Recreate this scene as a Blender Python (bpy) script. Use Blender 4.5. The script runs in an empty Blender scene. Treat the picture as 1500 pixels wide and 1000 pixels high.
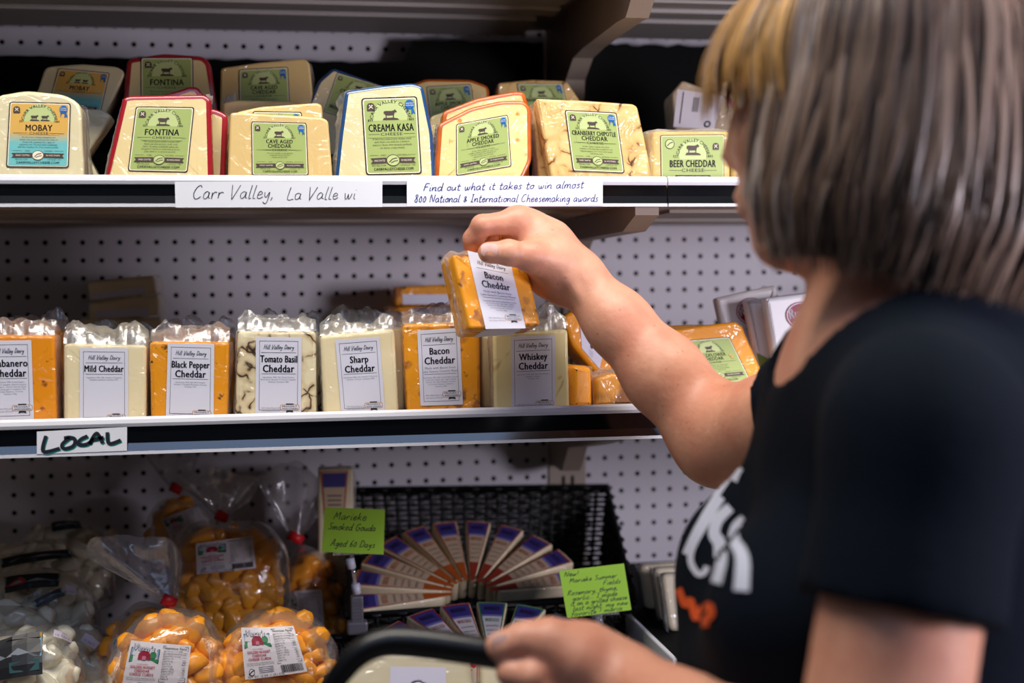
import bpy, bmesh, math, random
import numpy as np
from mathutils import Vector, Matrix, noise
random.seed(7)
C = bpy.context.scene.collection
SC = bpy.context.scene

# ------------------------------------------------------------------ camera
F_PX = 1926.6
YAW, PITCH, ROLL = 0.16450, -0.04043, -0.01098
CAM = np.array([0.39394, -1.93958, -0.07125])
_f = np.array([math.sin(YAW)*math.cos(PITCH), math.cos(YAW)*math.cos(PITCH), math.sin(PITCH)])
_r = np.array([math.cos(YAW), -math.sin(YAW), 0.0]); _u = np.cross(_r, _f)
R_ = _r*math.cos(ROLL)+_u*math.sin(ROLL); U_ = -_r*math.sin(ROLL)+_u*math.cos(ROLL); W_ = _f
cd = bpy.data.cameras.new('camera'); cam = bpy.data.objects.new('camera', cd); C.objects.link(cam)
cam.matrix_world = Matrix(((R_[0],U_[0],-W_[0],CAM[0]),(R_[1],U_[1],-W_[1],CAM[1]),(R_[2],U_[2],-W_[2],CAM[2]),(0,0,0,1)))
cd.sensor_width = 36; cd.lens = F_PX*36/1500; cd.clip_start = 0.01
cd.dof.use_dof = True; cd.dof.focus_distance = 1.43; cd.dof.aperture_fstop = 2.7
SC.camera = cam

# ------------------------------------------------------------------ world, lamps, exposure
SC.view_settings.view_transform = 'Standard'
try: SC.view_settings.look = 'None'
except Exception: pass
SC.view_settings.gamma = 1; SC.view_settings.use_curve_mapping = False
SC.view_settings.exposure = 0.0
wd = bpy.data.worlds.new('world'); SC.world = wd; wd.use_nodes = True
def _world():
    nt = wd.node_tree; L = nt.links; bg = nt.nodes['Background']; tc = nt.nodes.new('ShaderNodeTexCoord'); sx = nt.nodes.new('ShaderNodeSeparateXYZ'); L.new(tc.outputs['Generated'], sx.inputs[0])
    mr = nt.nodes.new('ShaderNodeMapRange'); mr.inputs[1].default_value = 0.0; mr.inputs[2].default_value = .7; mr.inputs[3].default_value = .025; mr.inputs[4].default_value = .10; L.new(sx.outputs[2], mr.inputs[0])
    bg.inputs[0].default_value = (0.65, 0.76, 1.0, 1); L.new(mr.outputs[0], bg.inputs[1])
_world()
def area(name, loc, target, sx, sy, power, col):
    l = bpy.data.lights.new(name, 'AREA'); l.shape = 'RECTANGLE'; l.size = sx; l.size_y = sy; l.energy = power; l.color = col
    o = bpy.data.objects.new(name, l); C.objects.link(o); o.location = loc
    o.rotation_euler = (Vector(target)-Vector(loc)).to_track_quat('-Z', 'Y').to_euler()
    return o
area('ceiling_tube_lamp', (0.45, -1.12, 1.20), (0.45, -0.50, -0.1), 1.9, 0.22, 40, (1.0, 0.93, 0.84))
area('store_window_light', (1.66, -1.58, -0.06), (0.6, -0.1, -0.15), 0.36, 0.34, 16, (0.92, 0.86, 1.0))
area('added_rail_reflection_lamp', (0.3, -2.7, 1.56), (0.4, -0.6, 0.0), 2.6, 0.60, 12.0, (0.45, 0.62, 1.0))  # unseen blue lamp, added so the black price rails show a reflection

# ------------------------------------------------------------------ pixel <-> world helpers (photo frame 1500 x 1000)
def ray(x, y): return W_ + R_*(x-750)/F_PX - U_*(y-500)/F_PX
def P(x, y, Y):
    d = ray(x, y); return Vector(CAM + d*(Y-CAM[1])/d[1])
def PXw(x, y, X):
    d = ray(x, y); return Vector(CAM + d*(X-CAM[0])/d[0])
def PZ(x, y, Z):
    d = ray(x, y); return Vector(CAM + d*(Z-CAM[2])/d[2])
class Fr:
    """plane of a face: origin, right, up, outward normal"""
    def __init__(s, o, yaw=0, lean=0):
        s.o = Vector(o); y, l = math.radians(yaw), math.radians(lean)
        rz = Matrix.Rotation(y, 3, 'Z')
        s.ex = rz @ Vector((1,0,0)); s.ez = rz @ Vector((0, math.sin(l), math.cos(l))); s.n = rz @ Vector((0, -math.cos(l), math.sin(l)))
    def uv(s, x, y):
        d = Vector(ray(x, y)); c = Vector(CAM); t = (s.o-c).dot(s.n)/d.dot(s.n); q = c+d*t-s.o
        return Vector((q.dot(s.ex), q.dot(s.ez)))
    def pt(s, u, v, d=0.0): return s.o+s.ex*u+s.ez*v+s.n*d

# ------------------------------------------------------------------ materials
def lin(h):
    h = h.lstrip('#'); c = [int(h[i:i+2], 16)/255 for i in (0, 2, 4)]
    return tuple((x/12.92 if x <= .04045 else ((x+.055)/1.055)**2.4) for x in c)+(1,)
MATS = {}
def mat(name, col, rough=.5, metal=0, coat=0, bump=0, bscale=60, spec=.5, sss=0, var=0, vscale=20):
    if name in MATS: return MATS[name]
    m = bpy.data.materials.new(name); m.use_nodes = True; nt = m.node_tree; b = nt.nodes['Principled BSDF']
    c = lin(col) if isinstance(col, str) else col
    b.inputs['Base Color'].default_value = c; b.inputs['Roughness'].default_value = rough; b.inputs['Metallic'].default_value = metal
    b.inputs['Coat Weight'].default_value = coat; b.inputs['Coat Roughness'].default_value = .12; b.inputs['Specular IOR Level'].default_value = spec
    if sss:
        b.inputs['Subsurface Weight'].default_value = sss; b.inputs['Subsurface Scale'].default_value = .006
        b.inputs['Subsurface Radius'].default_value = (1, .4, .25)
    tc = nt.nodes.new('ShaderNodeTexCoord')
    if var:
        n = nt.nodes.new('ShaderNodeTexNoise'); n.inputs['Scale'].default_value = vscale; n.inputs['Detail'].default_value = 4
        nt.links.new(tc.outputs['Object'], n.inputs['Vector'])
        mx = nt.nodes.new('ShaderNodeMix'); mx.data_type = 'RGBA'; mx.inputs[6].default_value = tuple(x*(1-var) for x in c[:3])+(1,); mx.inputs[7].default_value = tuple(min(1, x*(1+var)) for x in c[:3])+(1,)
        nt.links.new(n.outputs['Fac'], mx.inputs[0]); nt.links.new(mx.outputs[2], b.inputs['Base Color'])
    if bump:
        n = nt.nodes.new('ShaderNodeTexNoise'); n.inputs['Scale'].default_value = bscale; n.inputs['Detail'].default_value = 3; n.inputs['Distortion'].default_value = 1.6 if coat > .85 else 0
        nt.links.new(tc.outputs['Object'], n.inputs['Vector'])
        bp = nt.nodes.new('ShaderNodeBump'); bp.inputs['Strength'].default_value = bump; bp.inputs['Distance'].default_value = .016 if coat > .85 else .004 if coat else .002
        nt.links.new(n.outputs['Fac'], bp.inputs['Height']); nt.links.new(bp.outputs[0], b.inputs['Coat Normal' if coat else 'Normal'])
    MATS[name] = m; return m
def cheese_mat(name, base, kind=None, dark='#3a2010', halo=None, scale=45, amount=.5):
    """wrapped cheese: film gloss as a crinkled coat; kind: veins / specks / patches"""
    if name in MATS: return MATS[name]
    m = mat(name, base, .45, coat=.9, bump=1.0, bscale=22, sss=.0, var=.10, vscale=14); nt = m.node_tree; b = nt.nodes['Principled BSDF']
    b.inputs['Coat Roughness'].default_value = .11
    if not kind: return m
    L = nt.links; tc = [n for n in nt.nodes if n.type == 'TEX_COORD'][0]
    src = b.inputs['Base Color'].links[0].from_socket
    def ramp(sock, a, c_):
        r = nt.nodes.new('ShaderNodeMapRange'); r.inputs[1].default_value = a; r.inputs[2].default_value = c_; L.new(sock, r.inputs[0]); return r.outputs[0]
    def mul(a, c_):
        k = nt.nodes.new('ShaderNodeMath'); k.operation = 'MULTIPLY'; L.new(a, k.inputs[0]); L.new(c_, k.inputs[1]); return k.outputs[0]
    def mixc(fac, a, col):
        k = nt.nodes.new('ShaderNodeMix'); k.data_type = 'RGBA'; L.new(fac, k.inputs[0]); L.new(a, k.inputs[6]); k.inputs[7].default_value = lin(col); return k.outputs[2]
    nz = nt.nodes.new('ShaderNodeTexNoise'); nz.inputs['Scale'].default_value = scale*.6; nz.inputs['Detail'].default_value = 3; L.new(tc.outputs['Object'], nz.inputs['Vector'])
    wv = nt.nodes.new('ShaderNodeMixRGB'); wv.inputs[0].default_value = .045 if kind == 'veins' else .018; L.new(tc.outputs['Object'], wv.inputs[1]); L.new(nz.outputs['Color'], wv.inputs[2])
    vo = nt.nodes.new('ShaderNodeTexVoronoi'); vo.inputs['Scale'].default_value = scale; L.new(wv.outputs[0], vo.inputs['Vector'])
    n2 = nt.nodes.new('ShaderNodeTexNoise'); n2.inputs['Scale'].default_value = scale*1.3; n2.inputs['Detail'].default_value = 2; L.new(tc.outputs['Object'], n2.inputs['Vector'])
    if kind == 'veins':
        vo.feature = 'DISTANCE_TO_EDGE'
        edge = ramp(vo.outputs['Distance'], .055, .008); msk = ramp(n2.outputs['Fac'], .62-amount*.25, .72-amount*.25)
        if halo:
            e2 = ramp(vo.outputs['Distance'], .22, .02); src = mixc(mul(e2, ramp(n2.outputs['Fac'], .3, .75)), src, halo)
        src = mixc(mul(edge, msk), src, dark)
    elif kind == 'specks':
        src = mixc(mul(ramp(vo.outputs['Distance'], .24*amount+.08, .12*amount+.04), ramp(n2.outputs['Fac'], .47, .56)), src, dark)
    elif kind == 'patches':
        a = mul(ramp(n2.outputs['Fac'], .60-.1*amount, .68-.1*amount), ramp(nz.outputs['Fac'], .45, .6))
        src = mixc(a, src, halo or '#8a4a20')
        src = mixc(mul(ramp(vo.outputs['Distance'], .25, .12), ramp(n2.outputs['Fac'], .52, .6)), src, dark)
    L.new(src, b.inputs['Base Color']); return m
def film_mat(name, clear=.72, tint=(.9, .9, .92, 1), rough=.12, white=.35):
    if name in MATS: return MATS[name]
    m = bpy.data.materials.new(name); m.use_nodes = True; nt = m.node_tree; nt.nodes.clear(); L = nt.links
    out = nt.nodes.new('ShaderNodeOutputMaterial'); tr = nt.nodes.new('ShaderNodeBsdfTransparent'); tr.inputs[0].default_value = (.97, .97, .97, 1)
    gl = nt.nodes.new('ShaderNodeBsdfGlossy'); gl.inputs['Roughness'].default_value = rough; gl.inputs['Color'].default_value = (1, 1, 1, 1)
    df = nt.nodes.new('ShaderNodeBsdfDiffuse'); df.inputs[0].default_value = tint
    tl = nt.nodes.new('ShaderNodeBsdfTranslucent'); tl.inputs[0].default_value = tint
    m0 = nt.nodes.new('ShaderNodeMixShader'); m0.inputs[0].default_value = .5; L.new(df.outputs[0], m0.inputs[1]); L.new(tl.outputs[0], m0.inputs[2])
    m1 = nt.nodes.new('ShaderNodeMixShader'); m1.inputs[0].default_value = white; L.new(gl.outputs[0], m1.inputs[1]); L.new(m0.outputs[0], m1.inputs[2])
    m2 = nt.nodes.new('ShaderNodeMixShader'); L.new(m1.outputs[0], m2.inputs[1]); L.new(tr.outputs[0], m2.inputs[2])
    fr = nt.nodes.new('ShaderNodeFresnel'); fr.inputs['IOR'].default_value = 1.45
    mr = nt.nodes.new('ShaderNodeMapRange'); mr.inputs[1].default_value = .03; mr.inputs[2].default_value = .8; mr.inputs[3].default_value = clear; mr.inputs[4].default_value = clear*.5
    L.new(fr.outputs[0], mr.inputs[0]); L.new(mr.outputs[0], m2.inputs[0])
    tc = nt.nodes.new('ShaderNodeTexCoord'); n = nt.nodes.new('ShaderNodeTexNoise'); n.inputs['Scale'].default_value = 50; n.inputs['Detail'].default_value = 3; n.inputs['Distortion'].default_value = 1.2
    bp = nt.nodes.new('ShaderNodeBump'); bp.inputs['Strength'].default_value = .4; bp.inputs['Distance'].default_value = .003
    L.new(tc.outputs['Object'], n.inputs['Vector']); L.new(n.outputs['Fac'], bp.inputs['Height']); L.new(bp.outputs[0], gl.inputs['Normal'])
    L.new(m2.outputs[0], out.inputs[0]); MATS[name] = m; return m

# ------------------------------------------------------------------ mesh builder
def tag(o, label=None, cat=None, group=None, kind=None):
    if label: o['label'] = label
    if cat: o['category'] = cat
    if group: o['group'] = group
    if kind: o['kind'] = kind
    return o
def thing(name, loc, label, cat, group=None):
    o = bpy.data.objects.new(name, None); C.objects.link(o); o.location = loc; o.empty_display_size = .02
    return tag(o, label, cat, group)
class MB:
    def __init__(s): s.v = []; s.f = []; s.m = []; s.mats = []; s.sm = []
    def mi(s, m):
        if m not in s.mats: s.mats.append(m)
        return s.mats.index(m)
    def add(s, vs, fs, m, smooth=False):
        k = len(s.v); s.v += [tuple(x) for x in vs]; i = s.mi(m)
        for f in fs: s.f.append(tuple(a+k for a in f)); s.m.append(i); s.sm.append(smooth)
    def box(s, a, b, m, bevel=0):
        (x0, y0, z0), (x1, y1, z1) = a, b
        if not bevel:
            v = [(x, y, z) for x in (x0, x1) for y in (y0, y1) for z in (z0, z1)]
            s.add(v, [(0,1,3,2),(4,6,7,5),(0,4,5,1),(2,3,7,6),(0,2,6,4),(1,5,7,3)], m); return
        bm = bmesh.new(); bmesh.ops.create_cube(bm, size=1)
        for q in bm.verts: q.co = Vector(((x0+x1)/2+q.co.x*(x1-x0), (y0+y1)/2+q.co.y*(y1-y0), (z0+z1)/2+q.co.z*(z1-z0)))
        bmesh.ops.bevel(bm, geom=bm.edges[:], offset=bevel, segments=2, profile=.5, affect='EDGES')
        bm.verts.index_update(); s.add([q.co[:] for q in bm.verts], [[q.index for q in f.verts] for f in bm.faces], m); bm.free()
    def prism(s, pts, vec, m, smooth=False):
        n = len(pts); vec = Vector(vec); a = [Vector(p) for p in pts]
        s.add([p[:] for p in a]+[(p+vec)[:] for p in a], [tuple(range(n)), tuple(range(2*n-1, n-1, -1))], m)
        k = len(s.v)-2*n; i = s.mi(m)
        for j in range(n):
            s.f.append((k+j, k+n+j, k+n+(j+1) % n, k+(j+1) % n)); s.m.append(i); s.sm.append(smooth)
    def tube(s, path, rad, m, n=8, cap=True, sq=None):
        path = [Vector(p) for p in path]; N = len(path); rad = rad if isinstance(rad, (list, tuple)) else [rad]*N
        t0 = (path[1]-path[0]).normalized(); up = Vector((0,0,1)) if abs(t0.z) < .9 else Vector((0,1,0))
        vs = []; a = t0.cross(up).normalized()
        for i, p in enumerate(path):
            t = (path[min(i+1, N-1)]-path[max(i-1, 0)]).normalized(); a = (a-t*a.dot(t)).normalized(); b = t.cross(a)
            for k in range(n):
                w = 2*math.pi*k/n
                vs.append((p+(a*math.cos(w)+b*math.sin(w)*(sq or 1))*rad[i])[:])
        fs = [(i*n+k, i*n+(k+1) % n, (i+1)*n+(k+1) % n, (i+1)*n+k) for i in range(N-1) for k in range(n)]
        if cap: fs += [tuple(range(n-1, -1, -1)), tuple(range((N-1)*n, N*n))]
        s.add(vs, fs, m, True)
    def build(s, name, parent=None, kind=None, label=None):
        me = bpy.data.meshes.new(name); o = bpy.data.objects.new(name, me)
        off = parent.matrix_basis.translation if parent is not None else Vector((0,0,0))
        p2 = parent
        off = Vector((0,0,0))
        while p2 is not None: off = off+p2.location; p2 = p2.parent
        me.from_pydata([(x-off.x, y-off.y, z-off.z) for x, y, z in s.v], [], s.f)
        for m in s.mats: me.materials.append(m)
        me.polygons.foreach_set('material_index', s.m); me.polygons.foreach_set('use_smooth', s.sm); me.update()
        C.objects.link(o)
        if parent is not None: o.parent = parent
        if kind: o['kind'] = kind
        if label: o['label'] = label
        return o
def rebase(o):
    """put the origin of a one-mesh thing at the middle of its base"""
    me = o.data; co = np.empty(len(me.vertices)*3); me.vertices.foreach_get('co', co); co = co.reshape(-1, 3)
    c = (co.min(0)+co.max(0))/2; c[2] = co[:, 2].min(); co -= c; me.vertices.foreach_set('co', co.ravel()); o.location = c; me.update(); return o
def round_poly(pts, r, seg=4):
    out = []; n = len(pts)
    for i in range(n):
        p, a, b = pts[i], pts[i-1], pts[(i+1) % n]
        da, db = (a-p), (b-p); k = min(r, da.length*.45, db.length*.45)
        if k < 1e-6: out.append(p); continue
        A = p+da.normalized()*k; B = p+db.normalized()*k
        for j in range(seg+1):
            t = j/seg; out.append(A*(1-t)**2+p*2*t*(1-t)+B*t*t)
    return out
def inset_poly(pts, d):
    n = len(pts); area_ = sum(pts[i].x*pts[(i+1) % n].y-pts[(i+1) % n].x*pts[i].y for i in range(n)); sg = 1 if area_ > 0 else -1
    out = []
    for i in range(n):
        t = (pts[(i+1) % n]-pts[i-1]); t = t.normalized() if t.length > 1e-9 else Vector((1,0))
        out.append(pts[i]+Vector((-t.y, t.x))*sg*d)
    return out
def slab(mb, fr, poly, th, m_face, m_rind, r=.003, rw=0.0, back_scale=1.0):
    """rounded slab: outline poly (2-D in fr), front at d=0, back at d=-th; rind on sides plus rw of the face edge"""
    n = len(poly); K = 3; rings = []
    for k in range(K+1):
        a = math.pi/2*k/K; rings.append((inset_poly(poly, r*(1-math.cos(a))), -r+r*math.sin(a)))
    if rw: rings.append((inset_poly(poly, r+rw), .0004))
    c = sum(poly, Vector((0,0)))/n
    bk = [(c+(p-c)*back_scale) for p in poly]
    back = []
    for k in range(K+1):
        a = math.pi/2*(1-k/K); back.append((inset_poly(bk, r*(1-math.cos(a))), -th+r-r*math.sin(a)))
    allr = back+rings; vs = []
    for pl, d in allr: vs += [fr.pt(p.x, p.y, d)[:] for p in pl]
    nb = len(back); fs_r = []; fs_f = []
    for i in range(len(allr)-1):
        for j in range(n):
            q = (i*n+j, i*n+(j+1) % n, (i+1)*n+(j+1) % n, (i+1)*n+j)
            (fs_r if (m_rind and (i < len(allr)-1)) else fs_f).append(q)
    last = (len(allr)-1)*n
    fs_f += [tuple(range(last, last+n)), tuple(range(n-1, -1, -1))]
    k0 = len(mb.v); mb.v += vs
    for f in fs_r: mb.f.append(tuple(a+k0 for a in f)); mb.m.append(mb.mi(m_rind)); mb.sm.append(True)
    for f in fs_f: mb.f.append(tuple(a+k0 for a in f)); mb.m.append(mb.mi(m_face)); mb.sm.append(len(f) == 4 and n != 4)

# ------------------------------------------------------------------ lettering
_TC = {}
_fc = bpy.data.curves.new('lettering_source', 'FONT'); _fo = bpy.data.objects.new('lettering_source', _fc)
def glyphs(s, bold=0.0):
    k = (s, bold)
    if k in _TC: return _TC[k]
    _fc.body = s; _fc.size = 1; _fc.space_character = 1.07; _fc.offset = bold; _fc.resolution_u = 2; _fc.fill_mode = 'FRONT'
    C.objects.link(_fo); dg = bpy.context.evaluated_depsgraph_get(); dg.update()
    me = bpy.data.meshes.new_from_object(_fo.evaluated_get(dg)); C.objects.unlink(_fo)
    v = np.array([(q.co.x, q.co.y) for q in me.vertices]) if len(me.vertices) else np.zeros((0, 2)); f = [tuple(p.vertices) for p in me.polygons]
    bpy.data.meshes.remove(me); _TC[k] = (v, f); return v, f
_cap = None
SG = {  # single-stroke handwriting: width, strokes (x-height 4, capital 8)
'a': (5, "4,3.4 2.6,4.1 .8,3 .6,.9 1.8,0 3.4,1.2 4.1,3.6 3.9,.8 5,.3"), 'b': (4.6, ".8,8 .6,.3 2,0 3.8,1.4 3.4,3.4 1.8,3.8 .7,2"), 'c': (4.2, "3.8,3.4 2.4,4.1 .7,2.6 1,.5 2.6,0 4.2,1"),
'd': (5, "4,3.2 2.4,4 .7,2.6 1,.3 2.6,.2 4,2 4.6,8 4.2,.6 5,.2"), 'e': (4.2, ".7,1.8 3.2,2.4 3.4,3.6 2.2,4.1 .8,2.6 1,.5 2.4,0 4.2,1.2"), 'f': (3.6, "4,7.4 2.8,8 2,6.4 1.4,-2.4; .4,3.6 3.2,4"),
'g': (4.8, "4,3.4 2.4,4 .8,2.8 1.2,.7 2.6,.7 4.1,3.6 3.6,-2 2,-3 .6,-2"), 'h': (4.8, "1.2,8 .6,0 1.2,2.6 2.8,3.9 3.8,3 3.6,.5 4.8,.2"), 'i': (2.2, "1,3.8 .8,.5 2,.2; 1.4,5.6 1.6,6"),
'k': (4.6, "1,8 .6,0; 3.8,4.2 .8,1.8 2.2,1.6 4.4,0"), 'l': (2.4, "1.8,8 .8,.5 2.2,.2"), 'm': (7, ".6,3.8 .6,0 1.2,2.8 2.6,3.9 3.2,2.8 3,0 3.8,2.8 5.2,3.9 6,2.8 5.8,.4 7,.2"),
'n': (5, ".6,3.8 .6,0 1.4,2.8 3,3.9 3.8,2.8 3.6,.4 5,.2"), 'o': (4.4, "2.4,4 .8,2.8 .9,.6 2.2,0 3.7,1.2 3.6,3.2 2.4,4 4.4,3.6"), 'p': (4.6, ".8,3.8 .2,-3; .7,2.4 2.2,4 3.8,2.8 3.2,.4 1.4,0"),
'r': (3.8, ".6,3.8 .7,0 1,2.6 2.4,3.9 3.6,3.6"), 's': (3.8, "3.6,3.6 2.2,4.1 1.2,3.2 2.8,1.8 2.6,.3 .6,.2"), 't': (3.4, "1.8,7 1.2,.6 2.2,0 3.4,.5; .2,4.4 3.4,4.8"),
'u': (4.8, ".7,3.8 .7,.8 1.8,0 3.4,1.4 3.8,3.8 3.7,.6 4.8,.2"), 'v': (4.2, ".6,3.8 1.8,0 3.6,3.8 4.2,3.8"), 'w': (6, ".5,3.8 1.2,.1 2.6,.8 3,3.2 3.4,.2 4.6,.8 5.4,3.8"),
'y': (4.6, ".7,3.8 1,1.2 2.2,1 3.8,3.8 2.8,-2 1.2,-3 .2,-2"), 'A': (6, ".3,0 2.8,8 3.4,8 4.8,0; 1.2,3 4.6,3.2"), 'C': (6, "5,6.6 4.2,8 2.2,7 .6,3.6 1.2,.6 3,0 5.2,1.2"),
'D': (6, "1.2,7.8 .8,.2; .2,7.8 3.6,7.4 5.4,4.6 4.2,1.2 .4,0"), 'F': (5.4, "5.2,7.8 1.6,7.4 .8,0; .6,4 4,4.4"), 'G': (6, "5,6.8 3.6,8 1.2,6.2 .7,2 2.4,0 4.6,1 4.8,3.6 3,3.4"),
'H': (6.4, "1.2,8 .6,0; 5.6,8 4.8,0; .8,4 5.2,4.4"), 'I': (4, ".8,7.8 3.6,8; 2.2,7.8 1.8,0; .4,0 3.2,.2"), 'L': (5, "1.8,8 .8,.2 4.8,.4"), 'M': (7.4, ".6,0 1.6,7.6 3.2,2.4 5.4,7.8 6.2,0"),
'N': (6.2, ".6,0 1.2,7.8 4.4,.2 5.6,8"), 'R': (5.8, "1.2,8 .6,0; .6,7.6 4,8 4.4,5.6 1,4 5.2,0"), 'S': (5, "4.6,7 3,8 1.2,6.6 3.6,3.6 3.2,.6 .6,.6"), 'V': (6, ".6,8 1.6,.2 2.2,.2 5.8,8"),
'8': (4.6, "3.6,6.8 2.4,8 1,6.6 3.6,2.4 2.6,0 .9,1.6 3.8,6.6"), '0': (4.4, "2.4,6 .9,3.6 1.4,.4 3.2,.8 3.6,4 2.4,6"), '6': (4.4, "3.4,8 1.2,4.6 1,.8 2.6,0 3.8,1.8 2.6,3.6 1,2.2"),
'&': (4.6, "3.6,1.2 1.2,4.6 2.4,6 3,4.6 .8,1.4 2,0 4,2.4"), ',': (1.8, "1,.8 .4,-1.2"), '.': (1.8, ".7,.3 1,.1"), '!': (2.2, "1.4,8 1,2.4; .8,.5 1,.1"), "'": (1.6, "1,8 .7,6.4"), ' ': (3.4, ""), '-': (3.4, ".4,3 3,3.2")}
def smooth2(pts, k=4):
    out = []; n = len(pts)
    if n < 3: return pts
    for i in range(n-1):
        p0, p1, p2, p3 = pts[max(i-1, 0)], pts[i], pts[i+1], pts[min(i+2, n-1)]
        for j in range(k):
            t = j/k; out.append(.5*((2*p1)+(p2-p0)*t+(2*p0-5*p1+4*p2-p3)*t*t+(3*p1-p0-3*p2+p3)*t**3))
    out.append(pts[-1]); return out
class Canvas:
    """a printed sheet: local x in [0,w], y in [0,1]; four corners given in the photo on a face plane"""
    def __init__(s, mb, fr, corners, d0=.0006, bulge=0.0, step=.00012, w=None, fn=None):
        s.mb = mb; s.fr = fr; s.q = [c if isinstance(c, Vector) else fr.uv(*c) for c in corners]; s.d0 = d0; s.bulge = bulge; s.step = step; s.fn = fn
        TL, TR, BR, BL = s.q
        s.w = w or ((TR-TL).length+(BR-BL).length)/((TL-BL).length+(TR-BR).length)
        s.h_real = ((TL-BL).length+(TR-BR).length)/2
    def map(s, x, y, layer=0):
        u, v = x/s.w, y; TL, TR, BR, BL = s.q
        p = (BL*(1-u)+BR*u)*(1-v)+(TL*(1-u)+TR*u)*v
        d = s.d0+layer*s.step+s.bulge*(1-(2*u-1)**2)
        if s.fn: d += s.fn(p)
        return s.fr.pt(p.x, p.y, d)[:]
    def poly(s, pts, m, layer=1):
        s.mb.add([s.map(x, y, layer) for x, y in pts], [tuple(range(len(pts)))], m)
    def sheet(s, m, n=1, layer=0, x0=0, y0=0, x1=None, y1=1):
        x1 = s.w if x1 is None else x1
        vs = [s.map(x0+(x1-x0)*i/n, y0+(y1-y0)*j/n, layer) for j in range(n+1) for i in range(n+1)]
        s.mb.add(vs, [(j*(n+1)+i, j*(n+1)+i+1, (j+1)*(n+1)+i+1, (j+1)*(n+1)+i) for j in range(n) for i in range(n)], m)
    def rect(s, x0, y0, x1, y1, m, layer=1): s.poly([(x0,y0),(x1,y0),(x1,y1),(x0,y1)], m, layer)
    def rrect(s, x0, y0, x1, y1, r, m, layer=1):
        p = round_poly([Vector((x0,y0)), Vector((x1,y0)), Vector((x1,y1)), Vector((x0,y1))], r, 4); s.poly([(a.x,a.y) for a in p], m, layer)
    def circle(s, cx, cy, r, m, layer=1, n=20, ry=None): s.poly([(cx+r*math.cos(2*math.pi*i/n), cy+(ry or r)*math.sin(2*math.pi*i/n)) for i in range(n)], m, layer)
    def frame(s, x0, y0, x1, y1, t, m, layer=1):
        s.rect(x0, y0, x1, y0+t, m, layer); s.rect(x0, y1-t, x1, y1, m, layer); s.rect(x0, y0, x0+t, y1, m, layer); s.rect(x1-t, y0, x1, y1, m, layer)
    def text(s, t, cx, y, cap, m, fit=None, maxw=None, bold=0.0, layer=2, shear=0.0, rise=0.0, align='c', xs=1.0):
        global _cap
        if _cap is None: _cap = glyphs('H')[0][:, 1].max()
        v, f = glyphs(t, 0.0)
        if not len(v): return
        k = cap/_cap; x = v[:, 0]*k*xs; yy = v[:, 1]*k; x = x-x.min(); wd_ = x.max()
        if fit: x = x*fit/wd_; wd_ = fit
        elif maxw and wd_ > maxw: x = x*maxw/wd_; wd_ = maxw
        if bold > .004:
            o_ = bold*k*1.1
            for dx_, dy_ in ((-o_, 0), (o_, 0), (0, o_*.5), (0, -o_*.5)):
                xq = x+dx_+(cx-wd_/2 if align == 'c' else cx if align == 'l' else cx-wd_); xq = xq+shear*yy
                s.mb.add([s.map(a, y+b+dy_+rise*(a-cx), layer) for a, b in zip(xq, yy)], f, m)
        x = x+(cx-wd_/2 if align == 'c' else cx if align == 'l' else cx-wd_); x = x+shear*yy
        s.mb.add([s.map(a, y+b+rise*(a-cx), layer) for a, b in zip(x, yy)], f, m)
    def arc(s, t, cx, cy, r, a0, a1, cap, m, bold=.01, layer=2):
        global _cap
        if _cap is None: _cap = glyphs('H')[0][:, 1].max()
        v, f = glyphs(t, 0.0); k = cap/_cap; x = v[:, 0]; x = (x-x.min())/(x.max()-x.min()); a = a0+(a1-a0)*x; rr = r+v[:, 1]*k
        s.mb.add([s.map(cx+q*math.cos(w), cy+q*math.sin(w), layer) for q, w in zip(rr, a)], f, m)
    def line(s, pts, width, m, layer=2, jit=0):
        pts = [Vector(p) for p in pts]; n = len(pts)
        if n < 2: return
        L, Rr = [], []
        for i in range(n):
            t = pts[min(i+1, n-1)]-pts[max(i-1, 0)]; t = t.normalized() if t.length > 1e-9 else Vector((1,0)); q = Vector((-t.y, t.x))*width/2
            L.append(pts[i]+q); Rr.append(pts[i]-q)
        vs = [s.map(p.x, p.y, layer) for p in L+Rr]; s.mb.add(vs, [(i, i+1, n+i+1, n+i) for i in range(n-1)], m)
    def hand(s, t, x, y, xh, width, m, fit=None, slant=.22, layer=2, rise=0.0, jit=.25):
        """handwriting, baseline at y, xh = height of a small letter"""
        adv = 0; st = []
        for ch in t:
            w, d = SG.get(ch, SG.get(ch.lower(), SG[' ']))
            for part in d.split(';'):
                pp = [tuple(map(float, q.split(','))) for q in part.split()]
                if pp: st.append([Vector((adv+a+b*slant+random.uniform(-jit, jit)*.5, b+random.uniform(-jit, jit))) for a, b in pp])
            adv += w+.35
        k = xh/4; kx = fit/adv if fit else k
        for q in st: s.line([(x+p.x*kx, y+p.y*k+rise*p.x*kx) for p in smooth2(q)], width, m, layer)
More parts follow.
